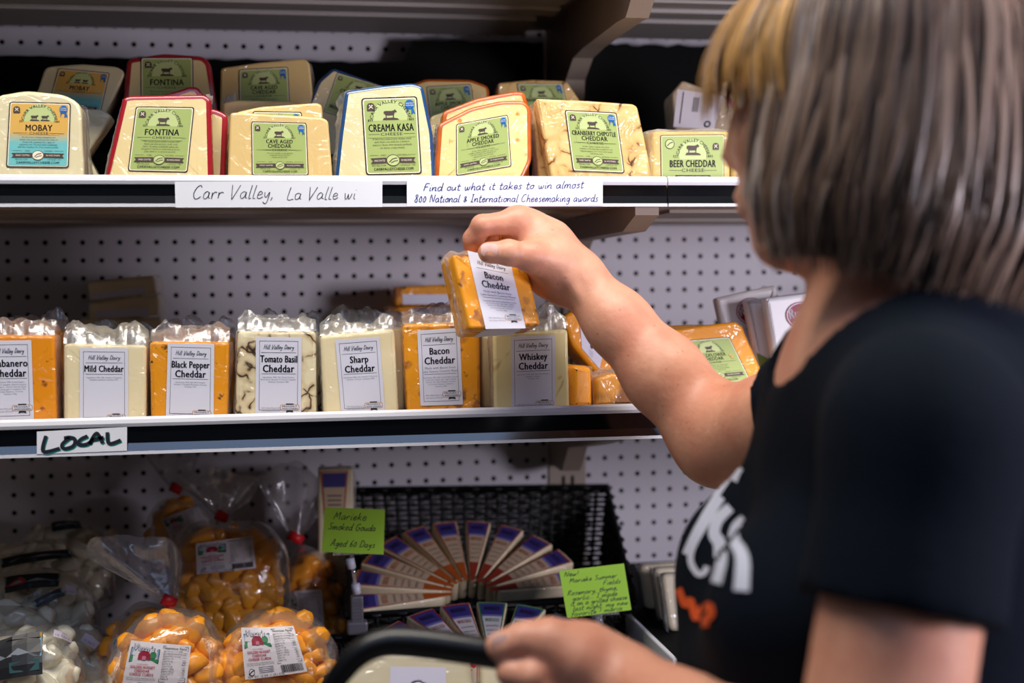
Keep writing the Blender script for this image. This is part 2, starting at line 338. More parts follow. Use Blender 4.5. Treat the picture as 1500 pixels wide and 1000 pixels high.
# ------------------------------------------------------------------ shared materials
ink = mat('printing_ink_black', '#1d1714', .5); cream = mat('printed_cream', '#efe6cf', .5); green = mat('printed_lime_green', '#a2b468', .45, coat=.2)
blue = mat('printed_blue_rosette', '#1263ad', .45); dimgreen = mat('printed_pale_green', '#bccb88', .45)
white_pr = mat('printed_white_label', '#dcdcea', .5, coat=.15, bump=.25, bscale=18); navy = mat('printed_navy_ink', '#2a2c38', .5); grey_ink = mat('printed_grey_ink', '#6c6c7c', .5)
paper = mat('white_paper', '#eef0f8', .6); penink = mat('pen_ink_dark', '#20232f', .5); penblue = mat('pen_ink_blue', '#223a86', .5)
film = film_mat('clear_plastic_film'); film_thick = film_mat('crumpled_plastic_film', clear=.80, white=.42, rough=.27); bagfilm = film_mat('curd_bag_film', clear=.935, white=.2, rough=.14); bagtop = film_mat('bag_top_film', clear=.66, white=.70, rough=.16, tint=(.60,.57,.60,1))
gold = mat('printed_gold', '#d9ac52', .45); teal_pr = mat('printed_teal', '#6fbdc0', .45)
steel = mat('white_painted_steel', '#d9d6d2', .38, coat=.15); tan_steel = mat('shade_darkened_almond_steel', '#9c8d7f', .5); alu = mat('satin_white_rail', '#e4e4ec', .25, coat=.3); black_rail = mat('glossy_black_rail', '#07080c', .12, spec=1.0)  # almond steel is darkened: shade on brackets and undersides mixed into its colour
cow_m = mat('printed_cow_brown', '#4a3b33', .5)

def carr_label(cv, names, top=None, sub='CHEESE', para=(), kind='portrait', rosette=True):
    w = cv.w; g = top or green
    cv.rrect(0, 0, w, 1, .045, ink, 0); cv.rrect(.016, .016, w-.016, .984, .036, cream, 1); cv.rrect(.030, .030, w-.030, .970, .03, g, 2)
    if top: 
        n = 14
        for i in range(n):
            t = i/n; y0, y1 = .030+.94*.0+(.30)*t*0, 0
        vs = [(.030, .03), (w-.03, .03), (w-.03, .36), (.03, .36)]; cv.poly(vs, teal_pr, 3)
        for i in range(10):
            y0 = .36+.02*i; cv.rect(.03, y0, w-.03, y0+.0202, TEALGRAD[i], 3)
    cx = w/2
    if kind == 'landscape':
        cv.circle(cx, .58, .33, dimgreen, 3, 28); cv.rect(cx-.5, .2, cx+.5, .46, g, 4)
        cv.arc('CARR VALLEY CHEESE', cx, .52, .33, math.radians(172), math.radians(8), .07, ink, layer=6)
        cow(cv, cx, .60, .30, 6); cv.text('EST', cx-.40, .50, .055, ink, layer=6); cv.text('1883', cx+.40, .50, .055, ink, layer=6)
        cv.text(names[0], cx, .29, .150, ink, maxw=w*.72, bold=.022, layer=6, xs=.8)
        cv.text(sub, cx, .185, .07, ink, layer=6, xs=1.5); cv.rect(w*.12, .215, cx-.26, .223, ink, 5); cv.rect(cx+.26, .215, w*.88, .223, ink, 5)
        cv.rect(cx-.42, .03, cx+.42, .11, ink, 5); cv.text('CARRVALLEYCHEESE.COM', cx, .05, .04, cream, maxw=.74, layer=6)
        cv.text('LAVALLE - WI', w*.86, .055, .032, ink, layer=6); cv.text('800-462-7258', w*.13, .055, .032, ink, layer=6)
        cv.circle(w*.14, .80, .11, cow_m, 5, 20); cv.circle(w*.14, .80, .095, dimgreen, 6, 20); cv.line([(w*.14-.06, .76), (w*.14, .82), (w*.14+.07, .84)], .02, cow_m, 7)
        shield(cv, w*.86, .74, .075, 5); return
    cv.circle(cx, .735, .235, dimgreen, 4, 28); cv.rect(cx-.30, .48, cx+.30, .70, g, 5) if not top else cv.rect(cx-.30, .5, cx+.30, .70, g, 5)
    cv.arc('CARR VALLEY CHEESE', cx, .70, .225, math.radians(174), math.radians(6), .042, ink, layer=6)
    cow(cv, cx, .73, .17, 6) if not top else (cow(cv, cx-.07, .73, .115, 6), cow(cv, cx+.085, .73, .115, 6))
    cv.text('EST', cx-.255, .69, .03, ink, layer=6, bold=.01); cv.text('1883', cx+.255, .69, .03, ink, layer=6, bold=.01)
    shield(cv, .115, .88, .05, 6)
    if rosette:
        bx, by = w-.105, .895; cv.circle(bx, by, .062, blue, 6, 14)
        for sgn in (-1, 1): cv.poly([(bx-.012+.03*sgn, by-.04), (bx+.012+.03*sgn, by-.04), (bx+.055*sgn+.012, by-.125), (bx+.042*sgn, by-.105), (bx+.03*sgn-.012, by-.13)], blue, 6)
        cv.text('AWARD', bx, by+.008, .018, cream, layer=8); cv.text('WINNER', bx, by-.02, .018, cream, layer=8)
    if len(names) == 1: cv.text(names[0], cx, .560, .092, ink, maxw=w*.80, bold=.022, layer=6, xs=.82)
    else:
        cv.text(names[0], cx, .598, .070, ink, maxw=w*.84, bold=.022, layer=6, xs=.85); cv.text(names[1], cx, .515, .070, ink, maxw=w*.7, bold=.022, layer=6, xs=.85)
    yb = .505 if len(names) == 1 else .458
    cv.text(sub, cx, yb, .036, ink, layer=6, xs=1.5); cv.rect(w*.09, yb+.016, cx-.155, yb+.021, ink, 6); cv.rect(cx+.155, yb+.016, w*.91, yb+.021, ink, 6)
    y = yb-.052
    for ln in para: cv.text(ln, cx, y, .021, ink, maxw=w*.84, layer=6, shear=.25); y -= .038
    cv.rect(w*.09, .252, w*.24, .256, ink, 6); cv.rect(w*.76, .252, w*.91, .256, ink, 6); cv.text('AGED', w*.33, .245, .018, ink, layer=6); cv.text('NATURAL', w*.67, .245, .018, ink, layer=6)
    for a, b in ((.07, cx-.085), (cx+.085, w-.07)):
        out = a if a < cx-.1 else b; inn = b if a < cx-.1 else a; s_ = 1 if out < inn else -1
        cv.poly([(out, .145), (inn, .150), (inn, .222), (out, .217), (out+.03*s_, .181)], cow_m, 6)
        cv.text('HAND CRAFTED' if s_ > 0 else 'IN WISCONSIN', (out+.03*s_+inn)/2, .172, .024, cream, maxw=abs(inn-out)*.66, layer=8)
    cv.circle(cx, .185, .088, cow_m, 7, 22, .075); cv.circle(cx, .185, .078, cream if top else dimgreen, 8, 22, .066); cv.line([(cx-.05, .16), (cx-.01, .20), (cx+.05, .215)], .012, cow_m, 9); cv.line([(cx-.03, .15), (cx+.02, .175), (cx+.06, .18)], .010, cow_m, 9)
    cv.text('800-462-7258', w*.24, .112, .020, ink, layer=6); cv.text('LAVALLE - WI', w*.76, .112, .020, ink, layer=6)
    cv.text('CARRVALLEYCHEESE.COM', cx, .058, .034, ink, maxw=w*.70, bold=.012, layer=6)
TEALGRAD = [mat('printed_fade_%d' % i, tuple(np.array(lin('#6fbdc0'))*(1-i/9)+np.array(lin('#d9ac52'))*(i/9)), .45) for i in range(10)]
def cow(cv, cx, y, wd, layer):
    P_ = [(-.5,.62),(-.46,.74),(-.3,.76),(.1,.74),(.28,.80),(.34,.88),(.40,.82),(.50,.70),(.46,.62),(.36,.62),(.30,.52),(.27,.40),(.25,.12),(.19,.12),(.18,.36),(.0,.34),(-.22,.34),(-.28,.38),(-.30,.12),(-.37,.12),(-.36,.40),(-.42,.46),(-.44,.60),(-.47,.40)]
    cv.poly([(cx+a*wd, y+(b-.12)*wd*.85) for a, b in P_], cow_m, layer)
    cv.poly([(cx+a*wd, y+b*wd) for a, b in ((-.62,-.16),(.66,-.16),(.52,-.04),(.2,.03),(-.5,.02))], cow_m, layer)
def shield(cv, cx, y, r, layer):
    cv.poly([(cx-r, y-r), (cx+r, y-r), (cx+r, y+.3*r), (cx+.7*r, y+.85*r), (cx, y+1.05*r), (cx-.7*r, y+.85*r), (cx-r, y+.3*r)], cow_m, layer)
    cv.poly([(cx-.6*r, y-.6*r), (cx, y-.1*r), (cx+.6*r, y-.6*r), (cx+.5*r, y-.35*r), (cx, y+.25*r), (cx-.5*r, y-.35*r)], cream, layer+1)
    cv.circle(cx-.3*r, y+.35*r, .18*r, cream, layer+1, 8); cv.circle(cx+.3*r, y+.35*r, .18*r, cream, layer+1, 8)

def hill_label(cv, names, extra=(), para=(), logo_y=None, address=True, border=True):
    w = cv.w; cx = w/2; cv.rrect(0, 0, w, 1, .012, white_pr, 0)
    if border: cv.frame(.045, .05, w-.045, .95, .006, grey_ink, 1)
    cv.hand('Hill Valley Dairy', cx-w*.33, .845, .028, .008, grey_ink, fit=w*.66, slant=.3, jit=.1)
    cv.rect(w*.12, .795, w*.88, .800, navy, 1)
    if len(names) == 1: cv.text(names[0], cx, .675, .085, navy, fit=w*.80, bold=.026, layer=2); y = .645
    else:
        cv.text(names[0], cx, .672, .088, navy, maxw=w*.80, bold=.026, layer=2, xs=.80); cv.text(names[1], cx, .545, .092, navy, maxw=w*.72, bold=.026, layer=2, xs=.80); y = .525
    if extra:
        for e in extra: y -= .045; cv.text(e, cx, y, .028, grey_ink, maxw=w*.84)
        y -= .02
    cv.rect(w*.12, y-.006, w*.88, y-.001, navy, 1); y -= .055
    for ln in para: cv.text(ln, cx, y, .017, grey_ink, maxw=w*.82); y -= .03
    if logo_y is not None:
        bx = w*.75
        cv.rrect(bx-.125, logo_y-.04, bx+.125, logo_y+.04, .03, BADGE_O, 1); cv.rrect(bx-.115, logo_y-.032, bx+.115, logo_y+.032, .025, white_pr, 2)
        cv.rrect(bx-.05, logo_y+.036, bx+.05, logo_y+.052, .006, navy, 2); cv.poly([(bx-.05, logo_y-.07), (bx, logo_y-.06), (bx+.05, logo_y-.07), (bx+.04, logo_y-.036), (bx-.04, logo_y-.036)], navy, 2)
        cv.text('PROUDLY', bx, logo_y+.004, .022, navy, fit=.19, bold=.02, layer=3); cv.text('WISCONSIN', bx, logo_y-.026, .02, navy, fit=.20, bold=.02, layer=3)
        if address: cv.text('Hill Valley Dairy LLC', w*.34, logo_y-.015, .018, grey_ink, maxw=w*.4); cv.text('Lake Geneva, WI 53147', w*.34, logo_y-.05, .018, grey_ink, maxw=w*.4)
BADGE_O = mat('printed_badge_tan', '#c9a079', .5)

# ------------------------------------------------------------------ shelf levels taken from the photo
YF = -.53
ZU = P(450, 257, YF).z; ZUb = P(450, 303, YF).z; ZM = P(450, 604, YF).z; ZMb = P(450, 657, YF).z
DU, DM = ZU-.012, ZM-.007       # deck tops
XJ = PXw(977, 280, 0).x if False else P(977, 280, YF).x
ZB = -.56                        # bottom deck

def crumple(mb, pts0, pts1, h, m, out=Vector((0,0,1)), nu=26, nv=5, amp=.006, seed=0, squash=1.0):
    """crinkled film strip from one edge to the other, bulging along out"""
    vs = []
    for j in range(nv+1):
        t = j/nv
        for i in range(nu+1):
            s_ = i/nu
            a = pts0[0].lerp(pts0[1], s_); b = pts1[0].lerp(pts1[1], s_); p = a.lerp(b, t)
            e = min(1, 6*s_, 6*(1-s_))
            nz = noise.noise(Vector((s_*3.1+seed*3.7, t*1.2, seed*1.3)))*1.1+.45*noise.noise(Vector((s_*7.3, t*2.5, seed*.7+9)))+.16*noise.noise(Vector((s_*21, t*5, seed*.9+5)))
            k = math.sin(math.pi*min(1, t*.9+.08))**.8 if 0 < j < nv else 0
            vs.append(p+out*(h*.80*k*(.66+.7*nz+.55*(2*s_-1)**2)*(.5+.5*e))+Vector((0, amp*noise.noise(Vector((s_*14, t*6, seed+3)))*(0 < j < nv), 0)))
    mb.add(vs, [(j*(nu+1)+i, j*(nu+1)+i+1, (j+1)*(nu+1)+i+1, (j+1)*(nu+1)+i) for j in range(nv) for i in range(nu)], m, True)

def extend_base(fr, poly, z):
    """move the last two corners (bottom right, bottom left) along their edges down to height z"""
    p = list(poly); v = (z-fr.o.z)/fr.ez.z
    for i, j in ((-2, -3), (-1, 0)):
        a, b = p[j], p[i]; t = (v-a.y)/(b.y-a.y); p[i] = a+(b-a)*t
    return p
def cheese(name, label, cat, group, Y, poly, th, m_face, m_rind=None, rw=0.0, yaw=0, lean=0, base=None, corner=.006, r=.003, lab=None, fins=(), back_scale=1.0, top_film=0, seed=0, zref=None, part='cheese', bulge=0):
    """one wrapped cheese: outline traced as a real slab standing on the shelf at depth Y"""
    mx = sum(p[0] for p in poly)/len(poly); my = max(p[1] for p in poly)
    fr = Fr(P(mx, my, Y), yaw, lean); pl = [fr.uv(*p) for p in poly]
    if base is not None: pl = extend_base(fr, pl, base)
    rp = round_poly(pl, corner, 3) if corner else pl
    bot = min((fr.pt(p.x, p.y).z for p in pl)); c = fr.pt(sum(p.x for p in pl)/len(pl), min(p.y for p in pl), -th/2); c.z = min(bot, fr.pt(0, min(p.y for p in pl), -th).z)
    root = thing(name, c, label, cat, group)
    mb = MB(); slab(mb, fr, rp, th, m_face, m_rind, r, rw, back_scale); mb.build(part, root)
    if lab:
        kind, corners, kw = lab; lb = MB(); cv = Canvas(lb, fr, corners, d0=.0008)
        if base is not None:
            vb = (base-fr.o.z)/fr.ez.z+.0005
            for i in (2, 3):
                if cv.q[i].y < vb: cv.q[i].y = vb
        (carr_label if kind == 'carr' else hill_label if kind == 'hill' else kind)(cv, **kw); lb.build('label', root)
    if top_film or fins:
        fb = MB()
        if top_film:
            tl, tr = pl[0], pl[1]
            crumple(fb, (fr.pt(tl.x, tl.y, .0015), fr.pt(tr.x, tr.y, .0015)), (fr.pt(tl.x, tl.y, -th), fr.pt(tr.x, tr.y, -th)), top_film, film_thick, seed=seed, nv=8, nu=40)
            crumple(fb, (fr.pt(tl.x, tl.y, -th*.35), fr.pt(tr.x, tr.y, -th*.35)), (fr.pt(tl.x, tl.y, -th*.5), fr.pt(tr.x, tr.y, -th*.5)), top_film*1.15, film_thick, seed=seed+17, nv=4, nu=40)
        for k, (i, j, wd) in enumerate(fins):
            a, b = pl[i], pl[j]; t = (b-a).normalized(); o2 = Vector((-t.y, t.x)); c2 = sum(pl, Vector((0,0)))/len(pl)
            if (a-c2).dot(o2) < 0: o2 = -o2
            ow = fr.ex*o2.x+fr.ez*o2.y
            crumple(fb, (fr.pt(a.x, a.y, -.001), fr.pt(b.x, b.y, -.001)), (fr.pt(a.x, a.y, -th), fr.pt(b.x, b.y, -th)), wd, film_thick, out=ow, seed=seed+31+k, nv=4)
        fb.build('plastic_wrap', root)
    return root, fr, pl

# ------------------------------------------------------------------ cheese materials
c_mobay = cheese_mat('cheese_ivory', '#ddd2aa'); c_font = cheese_mat('cheese_pale_yellow', '#e5cf96'); c_cave = cheese_mat('cheese_aged_yellow', '#dcbd7c'); c_kasa = cheese_mat('cheese_cream', '#e6d5a2')
c_apple = cheese_mat('cheese_smoked_cream', '#ebd18c', 'specks', dark='#d08a30', scale=60, amount=.5); c_cran = cheese_mat('cheese_marbled_chipotle', '#e6c27e', 'veins', dark='#4a2010', halo='#c98c3c', scale=40, amount=.45)
c_beer = cheese_mat('cheese_buttery', '#d8b66c'); r_red = mat('red_wax_rind', '#a01220', .3, coat=.7); r_blue = mat('blue_wax_rind', '#1d4a7c', .3, coat=.6); r_orange = mat('smoked_orange_rind', '#c05c12', .4, coat=.6, var=.5, vscale=60)
c_orange = cheese_mat('cheese_orange', '#f09a10'); c_pepper = cheese_mat('cheese_orange_peppered', '#ee9a12', 'specks', dark='#20140c', scale=95, amount=1.1); c_bacon = cheese_mat('cheese_orange_bacon', '#ef9c10', 'patches', dark='#5a3410', halo='#a0602a', scale=60, amount=.6)
c_haban = cheese_mat('cheese_orange_habanero', '#f0940c', 'specks', dark='#8a4410', scale=60, amount=.8); c_white = cheese_mat('cheese_white', '#f0e0b4'); c_basil = cheese_mat('cheese_white_basil', '#ede0b8', 'veins', dark='#33241a', halo='#b08a58', scale=40, amount=.75); c_whisk = cheese_mat('cheese_white_amber', '#eadba2', 'veins', dark='#a87a3a', scale=20, amount=.15)
G_U = 'cheese pieces in the front row of the upper shelf'; G_UB = 'cheese pieces behind the front row of the upper shelf'; G_M = 'cheese blocks in the front row of the middle shelf'; G_MB = 'cheese blocks behind the front row of the middle shelf'
p5 = ('This mouse-tasted cheese is made with', 'fresh cow milk and has a mild, nutty', 'flavor. Excellent meltability makes this', 'the perfect cheese to cook with, great on', 'pizza, lamb or as many as an oven.')
p_m = ('An American original created as two', 'halves: one of goat milk and the other of', 'sheep milk, separated by a layer of', 'grapevine ash. Try each layer individually', 'and then together for three cheese profiles.')
p_c = ('This extra cheddar is cave aged for', 'a beautiful natural rind and', 'pleasant earthy finish.'); p_k = ('A flavorful triple-cream cheese made', 'with fresh cow milk for a buttery,', 'popcorn flavor that spreads perfectly', 'on warm, crusty bread.')
p_a = ('A Carr Valley original, this white', 'cheddar is lightly smoked over apple wood', 'and hand rubbed with paprika for an', 'unforgettable look and taste.'); p_r = ('A Carr Valley original, this white', 'cheddar is blended with cranberries and', 'chipotle peppers for a distinctive sweet', 'and smoky heat.')
# ------------------------------------------------------------------ back wall, floor, shelving
def peg_mat(name, offx):
    m = mat(name, '#c9c5cb', .55, var=.03, vscale=6); nt = m.node_tree; L = nt.links; b = nt.nodes['Principled BSDF']
    tc = [n for n in nt.nodes if n.type == 'TEX_COORD'][0]; sx = nt.nodes.new('ShaderNodeSeparateXYZ'); L.new(tc.outputs['Object'], sx.inputs[0])
    def mth(op, a, b_=None):
        k = nt.nodes.new('ShaderNodeMath'); k.operation = op
        for i, q in enumerate((a, b_)):
            if q is None: continue
            if isinstance(q, float): k.inputs[i].default_value = q
            else: L.new(q, k.inputs[i])
        return k.outputs[0]
    def cell(s_, off): return mth('SUBTRACT', mth('FRACT', mth('ADD', mth('DIVIDE', s_, .0254), .5-off/.0254+100)), .5)
    cx, cz = cell(sx.outputs[0], offx), cell(sx.outputs[2], 0.0)
    d = mth('SQRT', mth('ADD', mth('MULTIPLY', cx, cx), mth('MULTIPLY', cz, cz)))
    hole = nt.nodes.new('ShaderNodeMapRange'); hole.inputs[1].default_value = .150; hole.inputs[2].default_value = .135; L.new(d, hole.inputs[0])
    src = b.inputs['Base Color'].links[0].from_socket; mx = nt.nodes.new('ShaderNodeMix'); mx.data_type = 'RGBA'
    L.new(hole.outputs[0], mx.inputs[0]); L.new(src, mx.inputs[6]); mx.inputs[7].default_value = (.004, .004, .004, 1); L.new(mx.outputs[2], b.inputs['Base Color'])
    sp = nt.nodes.new('ShaderNodeMapRange'); sp.inputs[3].default_value = .4; sp.inputs[4].default_value = 0; L.new(hole.outputs[0], sp.inputs[0]); L.new(sp.outputs[0], b.inputs['Specular IOR Level'])
    return m
ZFLOOR = -1.45
XU0, XU1 = .770, .826
mb = MB(); mb.box((-.62, 0, ZFLOOR), (XU0, .02, .95), peg_mat('white_pegboard', 0.0)); mb.build('wall_back', kind='structure')
mb = MB(); mb.box((XU1, 0, ZFLOOR), (2.6, .02, .95), peg_mat('white_pegboard_right', -.0068)); mb.build('wall_back.001', kind='structure')
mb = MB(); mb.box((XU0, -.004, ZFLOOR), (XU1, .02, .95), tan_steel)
slot = mat('slot_shadow_black', '#050505', .9)
for i in range(44):
    for dx in (.019, .033): mb.box((XU0+dx, -.0045, -.70+i*.0254), (XU0+dx+.005, -.0035, -.685+i*.0254), slot)
mb.build('trim_1', kind='structure')
mb = MB(); mb.box((-2.5, -4.2, ZFLOOR-.05), (4.5, .02, ZFLOOR), mat('store_floor_tile', '#8b8781', .35, var=.1, vscale=2)); mb.build('floor', kind='structure')

def yz_prism(mb, X0, X1, pts, m): mb.prism([(X0, y, z) for y, z in pts], (X1-X0, 0, 0), m)
def shelf(label, X0, X1, zt, zb, deck, yf=YF, rail=True, ridges=True, bottom=None):
    root = thing('store_shelf', ((X0+X1)/2, (yf)/2, zb), label, 'shelf', 'painted steel shelves')
    zbot = bottom if bottom is not None else deck-.018
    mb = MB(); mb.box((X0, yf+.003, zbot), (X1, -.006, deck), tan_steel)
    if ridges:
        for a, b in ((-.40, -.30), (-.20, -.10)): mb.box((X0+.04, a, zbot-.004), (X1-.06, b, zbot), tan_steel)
    mb.build('deck', root)
    mb = MB(); yz_prism(mb, X0, X1, [(yf+.006, deck-.004), (yf+.010, zt-.002), (yf+.006, zt), (yf+.001, zt+.0002), (yf-.003, zt-.002), (yf-.004, zt-.006), (yf-.003, zt-.0095), (yf+.003, zt-.0100)], alu); mb.build('front_lip', root)
    mb = MB(); yz_prism(mb, X0, X1, [(yf-.0005, zt-.0098), (yf-.0005, zb+.0115), (yf-.0040, zb+.003), (yf+.003, zb+.003), (yf+.003, zt-.0098)], black_rail); mb.build('price_rail', root, label='glossy black price rail')
    mb = MB(); yz_prism(mb, X0, X1, [(yf-.004, zb), (yf-.004, zb+.0034), (yf+.003, zb+.0034), (yf+.003, zb)], alu); mb.build('lower_lip', root)
    return root
def bracket(root, Xp, low, wall_top, front_top):
    """upright plate with a folded flange along its lower edge; low = (pixel) points of the lower edge on plane X = Xp"""
    q = [PXw(x, y, Xp) for x, y in low]; q = [Vector((Xp, max(min(p.y, -.004), YF+.012), p.z)) for p in q]
    pts = [Vector((Xp, q[0].y, front_top))]+q+[Vector((Xp, -.004, q[-1].z)), Vector((Xp, -.004, wall_top))]
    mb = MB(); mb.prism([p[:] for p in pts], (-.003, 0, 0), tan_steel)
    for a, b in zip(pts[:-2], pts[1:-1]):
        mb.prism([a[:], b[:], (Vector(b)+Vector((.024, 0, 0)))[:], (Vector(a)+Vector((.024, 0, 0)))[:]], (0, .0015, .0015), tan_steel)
    mb.build('bracket', root)
sh = shelf('upper cheese shelf left of the joint, with two handwritten paper strips in its black rail', -.6, XJ-.0008, ZU, ZUb, DU, bottom=.0215)
bracket(sh, XJ-.030, [(937,303),(934.6,315),(916,339),(844,352),(835,375),(830,402)], .0215, .0215)
sh = shelf('upper cheese shelf right of the joint, its black rail empty', XJ+.0008, 2.0, ZU, ZUb, DU, bottom=.0215)
sh = shelf('middle cheese shelf with the LOCAL strip in its black rail', -.6, XJ-.0008, ZM, ZMb, DM)
bracket(sh, XJ-.030, [(926,610),(905,640),(870,650),(836,655),(826,690)], DM-.018, DM-.018)
shelf('middle cheese shelf behind the shopper, right of the joint', XJ+.0008, 2.0, ZM, ZMb, DM)
# shelf over the upper row: only its underside shows
ZT = .287
top_steel = mat('shade_greyed_steel', '#a39d99', .45)  # white shelf paint greyed here, the underside's shade put into the colour
for k, (a, b, lb) in enumerate(((-.6, XJ-.02, 'shelf above the wedges, left of the bracket, seen from below'), (XJ+.002, 2.0, 'shelf above the wedges, right of the bracket, seen from below'))):
    root = thing('store_shelf', ((a+b)/2, -.26, ZT), lb, 'shelf', 'painted steel shelves')
    mb = MB(); mb.box((a, -.52, ZT+.022), (b, -.006, ZT+.03), top_steel); mb.build('deck', root)
    e0 = a if k == 0 else a+.028; e1 = XJ-.062 if k == 0 else b
    mb = MB(); mb.box((e0, -.50, ZT+.004), (e1, -.235, ZT+.022), top_steel, .002); mb.box((e0, -.262, ZT-.001), (e1, -.222, ZT+.01), top_steel, .002); mb.box((e0, -.315, ZT+.0005), (e1, -.290, ZT+.01), top_steel, .001); mb.build('stiffener', root)
    mb = MB(); mb.box((e0, -.190, ZT), (e1-(.018 if k == 0 else 0), -.078, ZT+.022), top_steel, .002); mb.build('stiffener', root)
    mb = MB(); yz_prism(mb, a, b, [(-.53, ZT), (-.53, ZT+.03), (-.52, ZT+.03), (-.52, ZT)], top_steel); mb.build('front_lip', root)
    if k == 0: bracket(root, XJ-.030, [(934,-30),(928,0),(920,26),(908,32),(858,70),(843,85),(832,117),(829,175)], ZT+.022, ZT+.022)
# black risers that carry the back rows
blk = mat('matte_black_plastic', '#040404', .8, spec=.15)
for a, b, lb in ((-.55, XJ-.045, 'black display riser behind the wedges of the upper shelf'), (XJ+.02, 1.6, 'black display riser behind the BEER CHEDDAR block')):
    root = thing('display_riser', ((a+b)/2, -.18, DU), lb, 'riser', 'black risers on the upper shelf')
    mb = MB(); mb.box((a, -.345, DU), (b, -.012, DU+.053), blk, .003); mb.build('step', root)
    mb = MB(); n = 90; pts = []
    for i in range(n+1):
        x = a+(b-a)*i/n; hgt = .252 if (x < .56 and a < 0) else .284
        pts.append((x, -.05, hgt+.0008*math.sin(i*2.1)+.003*noise.noise(Vector((i*.4, 1, 2)))))
    mb.prism([(b, -.05, DU+.05), (a, -.05, DU+.05)]+pts, (0, .03, 0), blk); mb.build('back_panel', root)

# bottom deck and the raised shelf on the right
root = thing('store_shelf', (.1, -.38, ZB-.04), 'wide bottom shelf under the curd bags and wicker baskets', 'shelf', 'painted steel shelves')
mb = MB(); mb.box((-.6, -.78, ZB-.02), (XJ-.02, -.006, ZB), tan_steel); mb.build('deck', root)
mb = MB(); mb.box((-.6, -.79, ZB-.05), (XJ-.02, -.78, ZB+.01), alu); mb.build('front_lip', root)
q = PXw(990, 965, XJ+.004); ZL = q.z; YL = q.y
root = thing('store_shelf', (1.4, YL/2, ZL-.04), 'low shelf at right whose grey steel end shows beside the yellow-green note', 'shelf', 'painted steel shelves')
mb = MB(); mb.box((XJ+.004, YL+.004, ZL-.012), (2.0, -.006, ZL-.006), blk); mb.build('deck', root, label='black mat deck')
mb = MB(); mb.box((XJ+.001, YL, ZL-.026), (XJ+.007, -.02, ZL), alu, .0015); mb.build('side_rail', root)
mb = MB(); mb.box((XJ+.008, YL-.004, ZL-.006), (2.0, YL+.006, ZL+.001), alu, .0015); mb.build('front_lip', root)
mb = MB(); mb.box((XJ+.008, YL-.001, ZL-.06), (2.0, YL+.003, ZL-.006), black_rail); mb.build('price_rail', root, label='glossy black price rail')
mb = MB(); mb.box((XJ+.009, YL+.13, ZL-.055), (XJ+.012, -.03, ZL-.020), steel); mb.build('bracket', root)

# handwritten strips in the rails
def strip(label, corners, draw, Y=YF-.0045, cat='sign', group=None, m=paper):
    fr = Fr(P(corners[3][0], corners[3][1], Y)); mb = MB(); cv = Canvas(mb, fr, corners, d0=0); cv.sheet(m); draw(cv); o = mb.build('paper_sign'); rebase(o); return tag(o, label, cat, group)
def d1(cv): cv.hand('Carr Valley,', cv.w*.08, .34, .26, .028, penink, fit=cv.w*.39, jit=.2); cv.hand('La Valle wi', cv.w*.53, .30, .24, .026, penink, fit=cv.w*.34, jit=.2)
def d2(cv): cv.hand('Find out what it takes to win almost', cv.w*.08, .60, .15, .030, penblue, fit=cv.w*.82, rise=.016); cv.hand('800 National & International Cheesemaking awards', cv.w*.035, .16, .15, .030, penblue, fit=cv.w*.94)
strip('long white strip with a single line of dark handwriting', [(256,266),(560,265),(560,303),(257,304)], d1)
strip('white strip with two lines of blue handwriting about cheesemaking awards', [(596,265),(883,264),(883,301),(596,302)], d2)
tealpen = mat('pen_ink_teal', '#1e8f86', .5)
def d3(cv):
    S = [[(.10,.80),(.07,.12),(.25,.22)], [(.36,.66),(.28,.40),(.30,.20),(.40,.30),(.42,.58),(.36,.68),(.30,.66)], [(.56,.70),(.48,.56),(.46,.36),(.54,.34),(.60,.46)], [(.58,.36),(.66,.80),(.73,.36)], [(.60,.52),(.74,.60)], [(.78,.82),(.80,.34),(.93,.46)]]
    for st in S: cv.line([(cv.w*a+.02, b-.05) for a, b in smooth2([Vector(q) for q in st])] if False else [(q.x+.05, q.y-.06) for q in smooth2([Vector((cv.w*a_, b_)) for a_, b_ in st], 6)], .13, tealpen, 1)
    for st in S: cv.line([(q.x, q.y) for q in smooth2([Vector((cv.w*a_, b_)) for a_, b_ in st], 6)], .15, penink, 3)
strip('white strip reading LOCAL in thick black marker', [(54,632),(186,625),(186,660),(54,665)], d3)
def d4(cv): cv.hand('wi', cv.w*.06, .72, .05, .009, penblue); cv.hand('ofa', cv.w*.2, .42, .05, .009, penblue); cv.hand('cow', cv.w*.5, .55, .05, .009, penblue)
strip('tall white card with pen notes behind the back of the shopper', [(1472,512),(1560,508),(1562,612),(1474,616)], d4, Y=YF-.012)
# ---- upper shelf, front row
YU = -.497
cheese('cheese_wedge', 'ivory cheese wedge with gold and turquoise label, at the end of the front row', 'cheese', G_U, YU, [(-8,140),(38,132),(95,138),(119,153),(124,268),(-12,268)], .038, c_mobay, None, base=DU, lean=4, corner=.008, r=.004, lab=('carr', [(14,149),(104,151),(101,246),(9,245)], dict(names=['MOBAY'], top=gold, para=p_m)), fins=[(3,4,.006)], seed=1)
cheese('cheese_wedge', 'red-rinded pale wedge with green FONTINA label facing out, front row', 'cheese', G_U, YU, [(180,143),(190,140),(300,138),(309,146),(312,268),(152,268)], .022, c_font, r_red, rw=.0022, base=DU, lean=5, corner=.006, lab=('carr', [(199,156),(285,157),(275,253),(187,251)], dict(names=['FONTINA'], para=p5, rosette=False)), fins=[(0,5,.004),(2,3,.006)], seed=2)
cheese('cheese_wedge', 'red-rinded pale wedge poking out to the right behind the labelled FONTINA wedge', 'cheese', G_UB, YU+.03, [(215,142),(222,140),(318,160),(334,168),(330,268),(200,268)], .025, c_font, r_red, rw=.003, base=DU, lean=5, corner=.006, fins=[(3,4,.006)], seed=3)
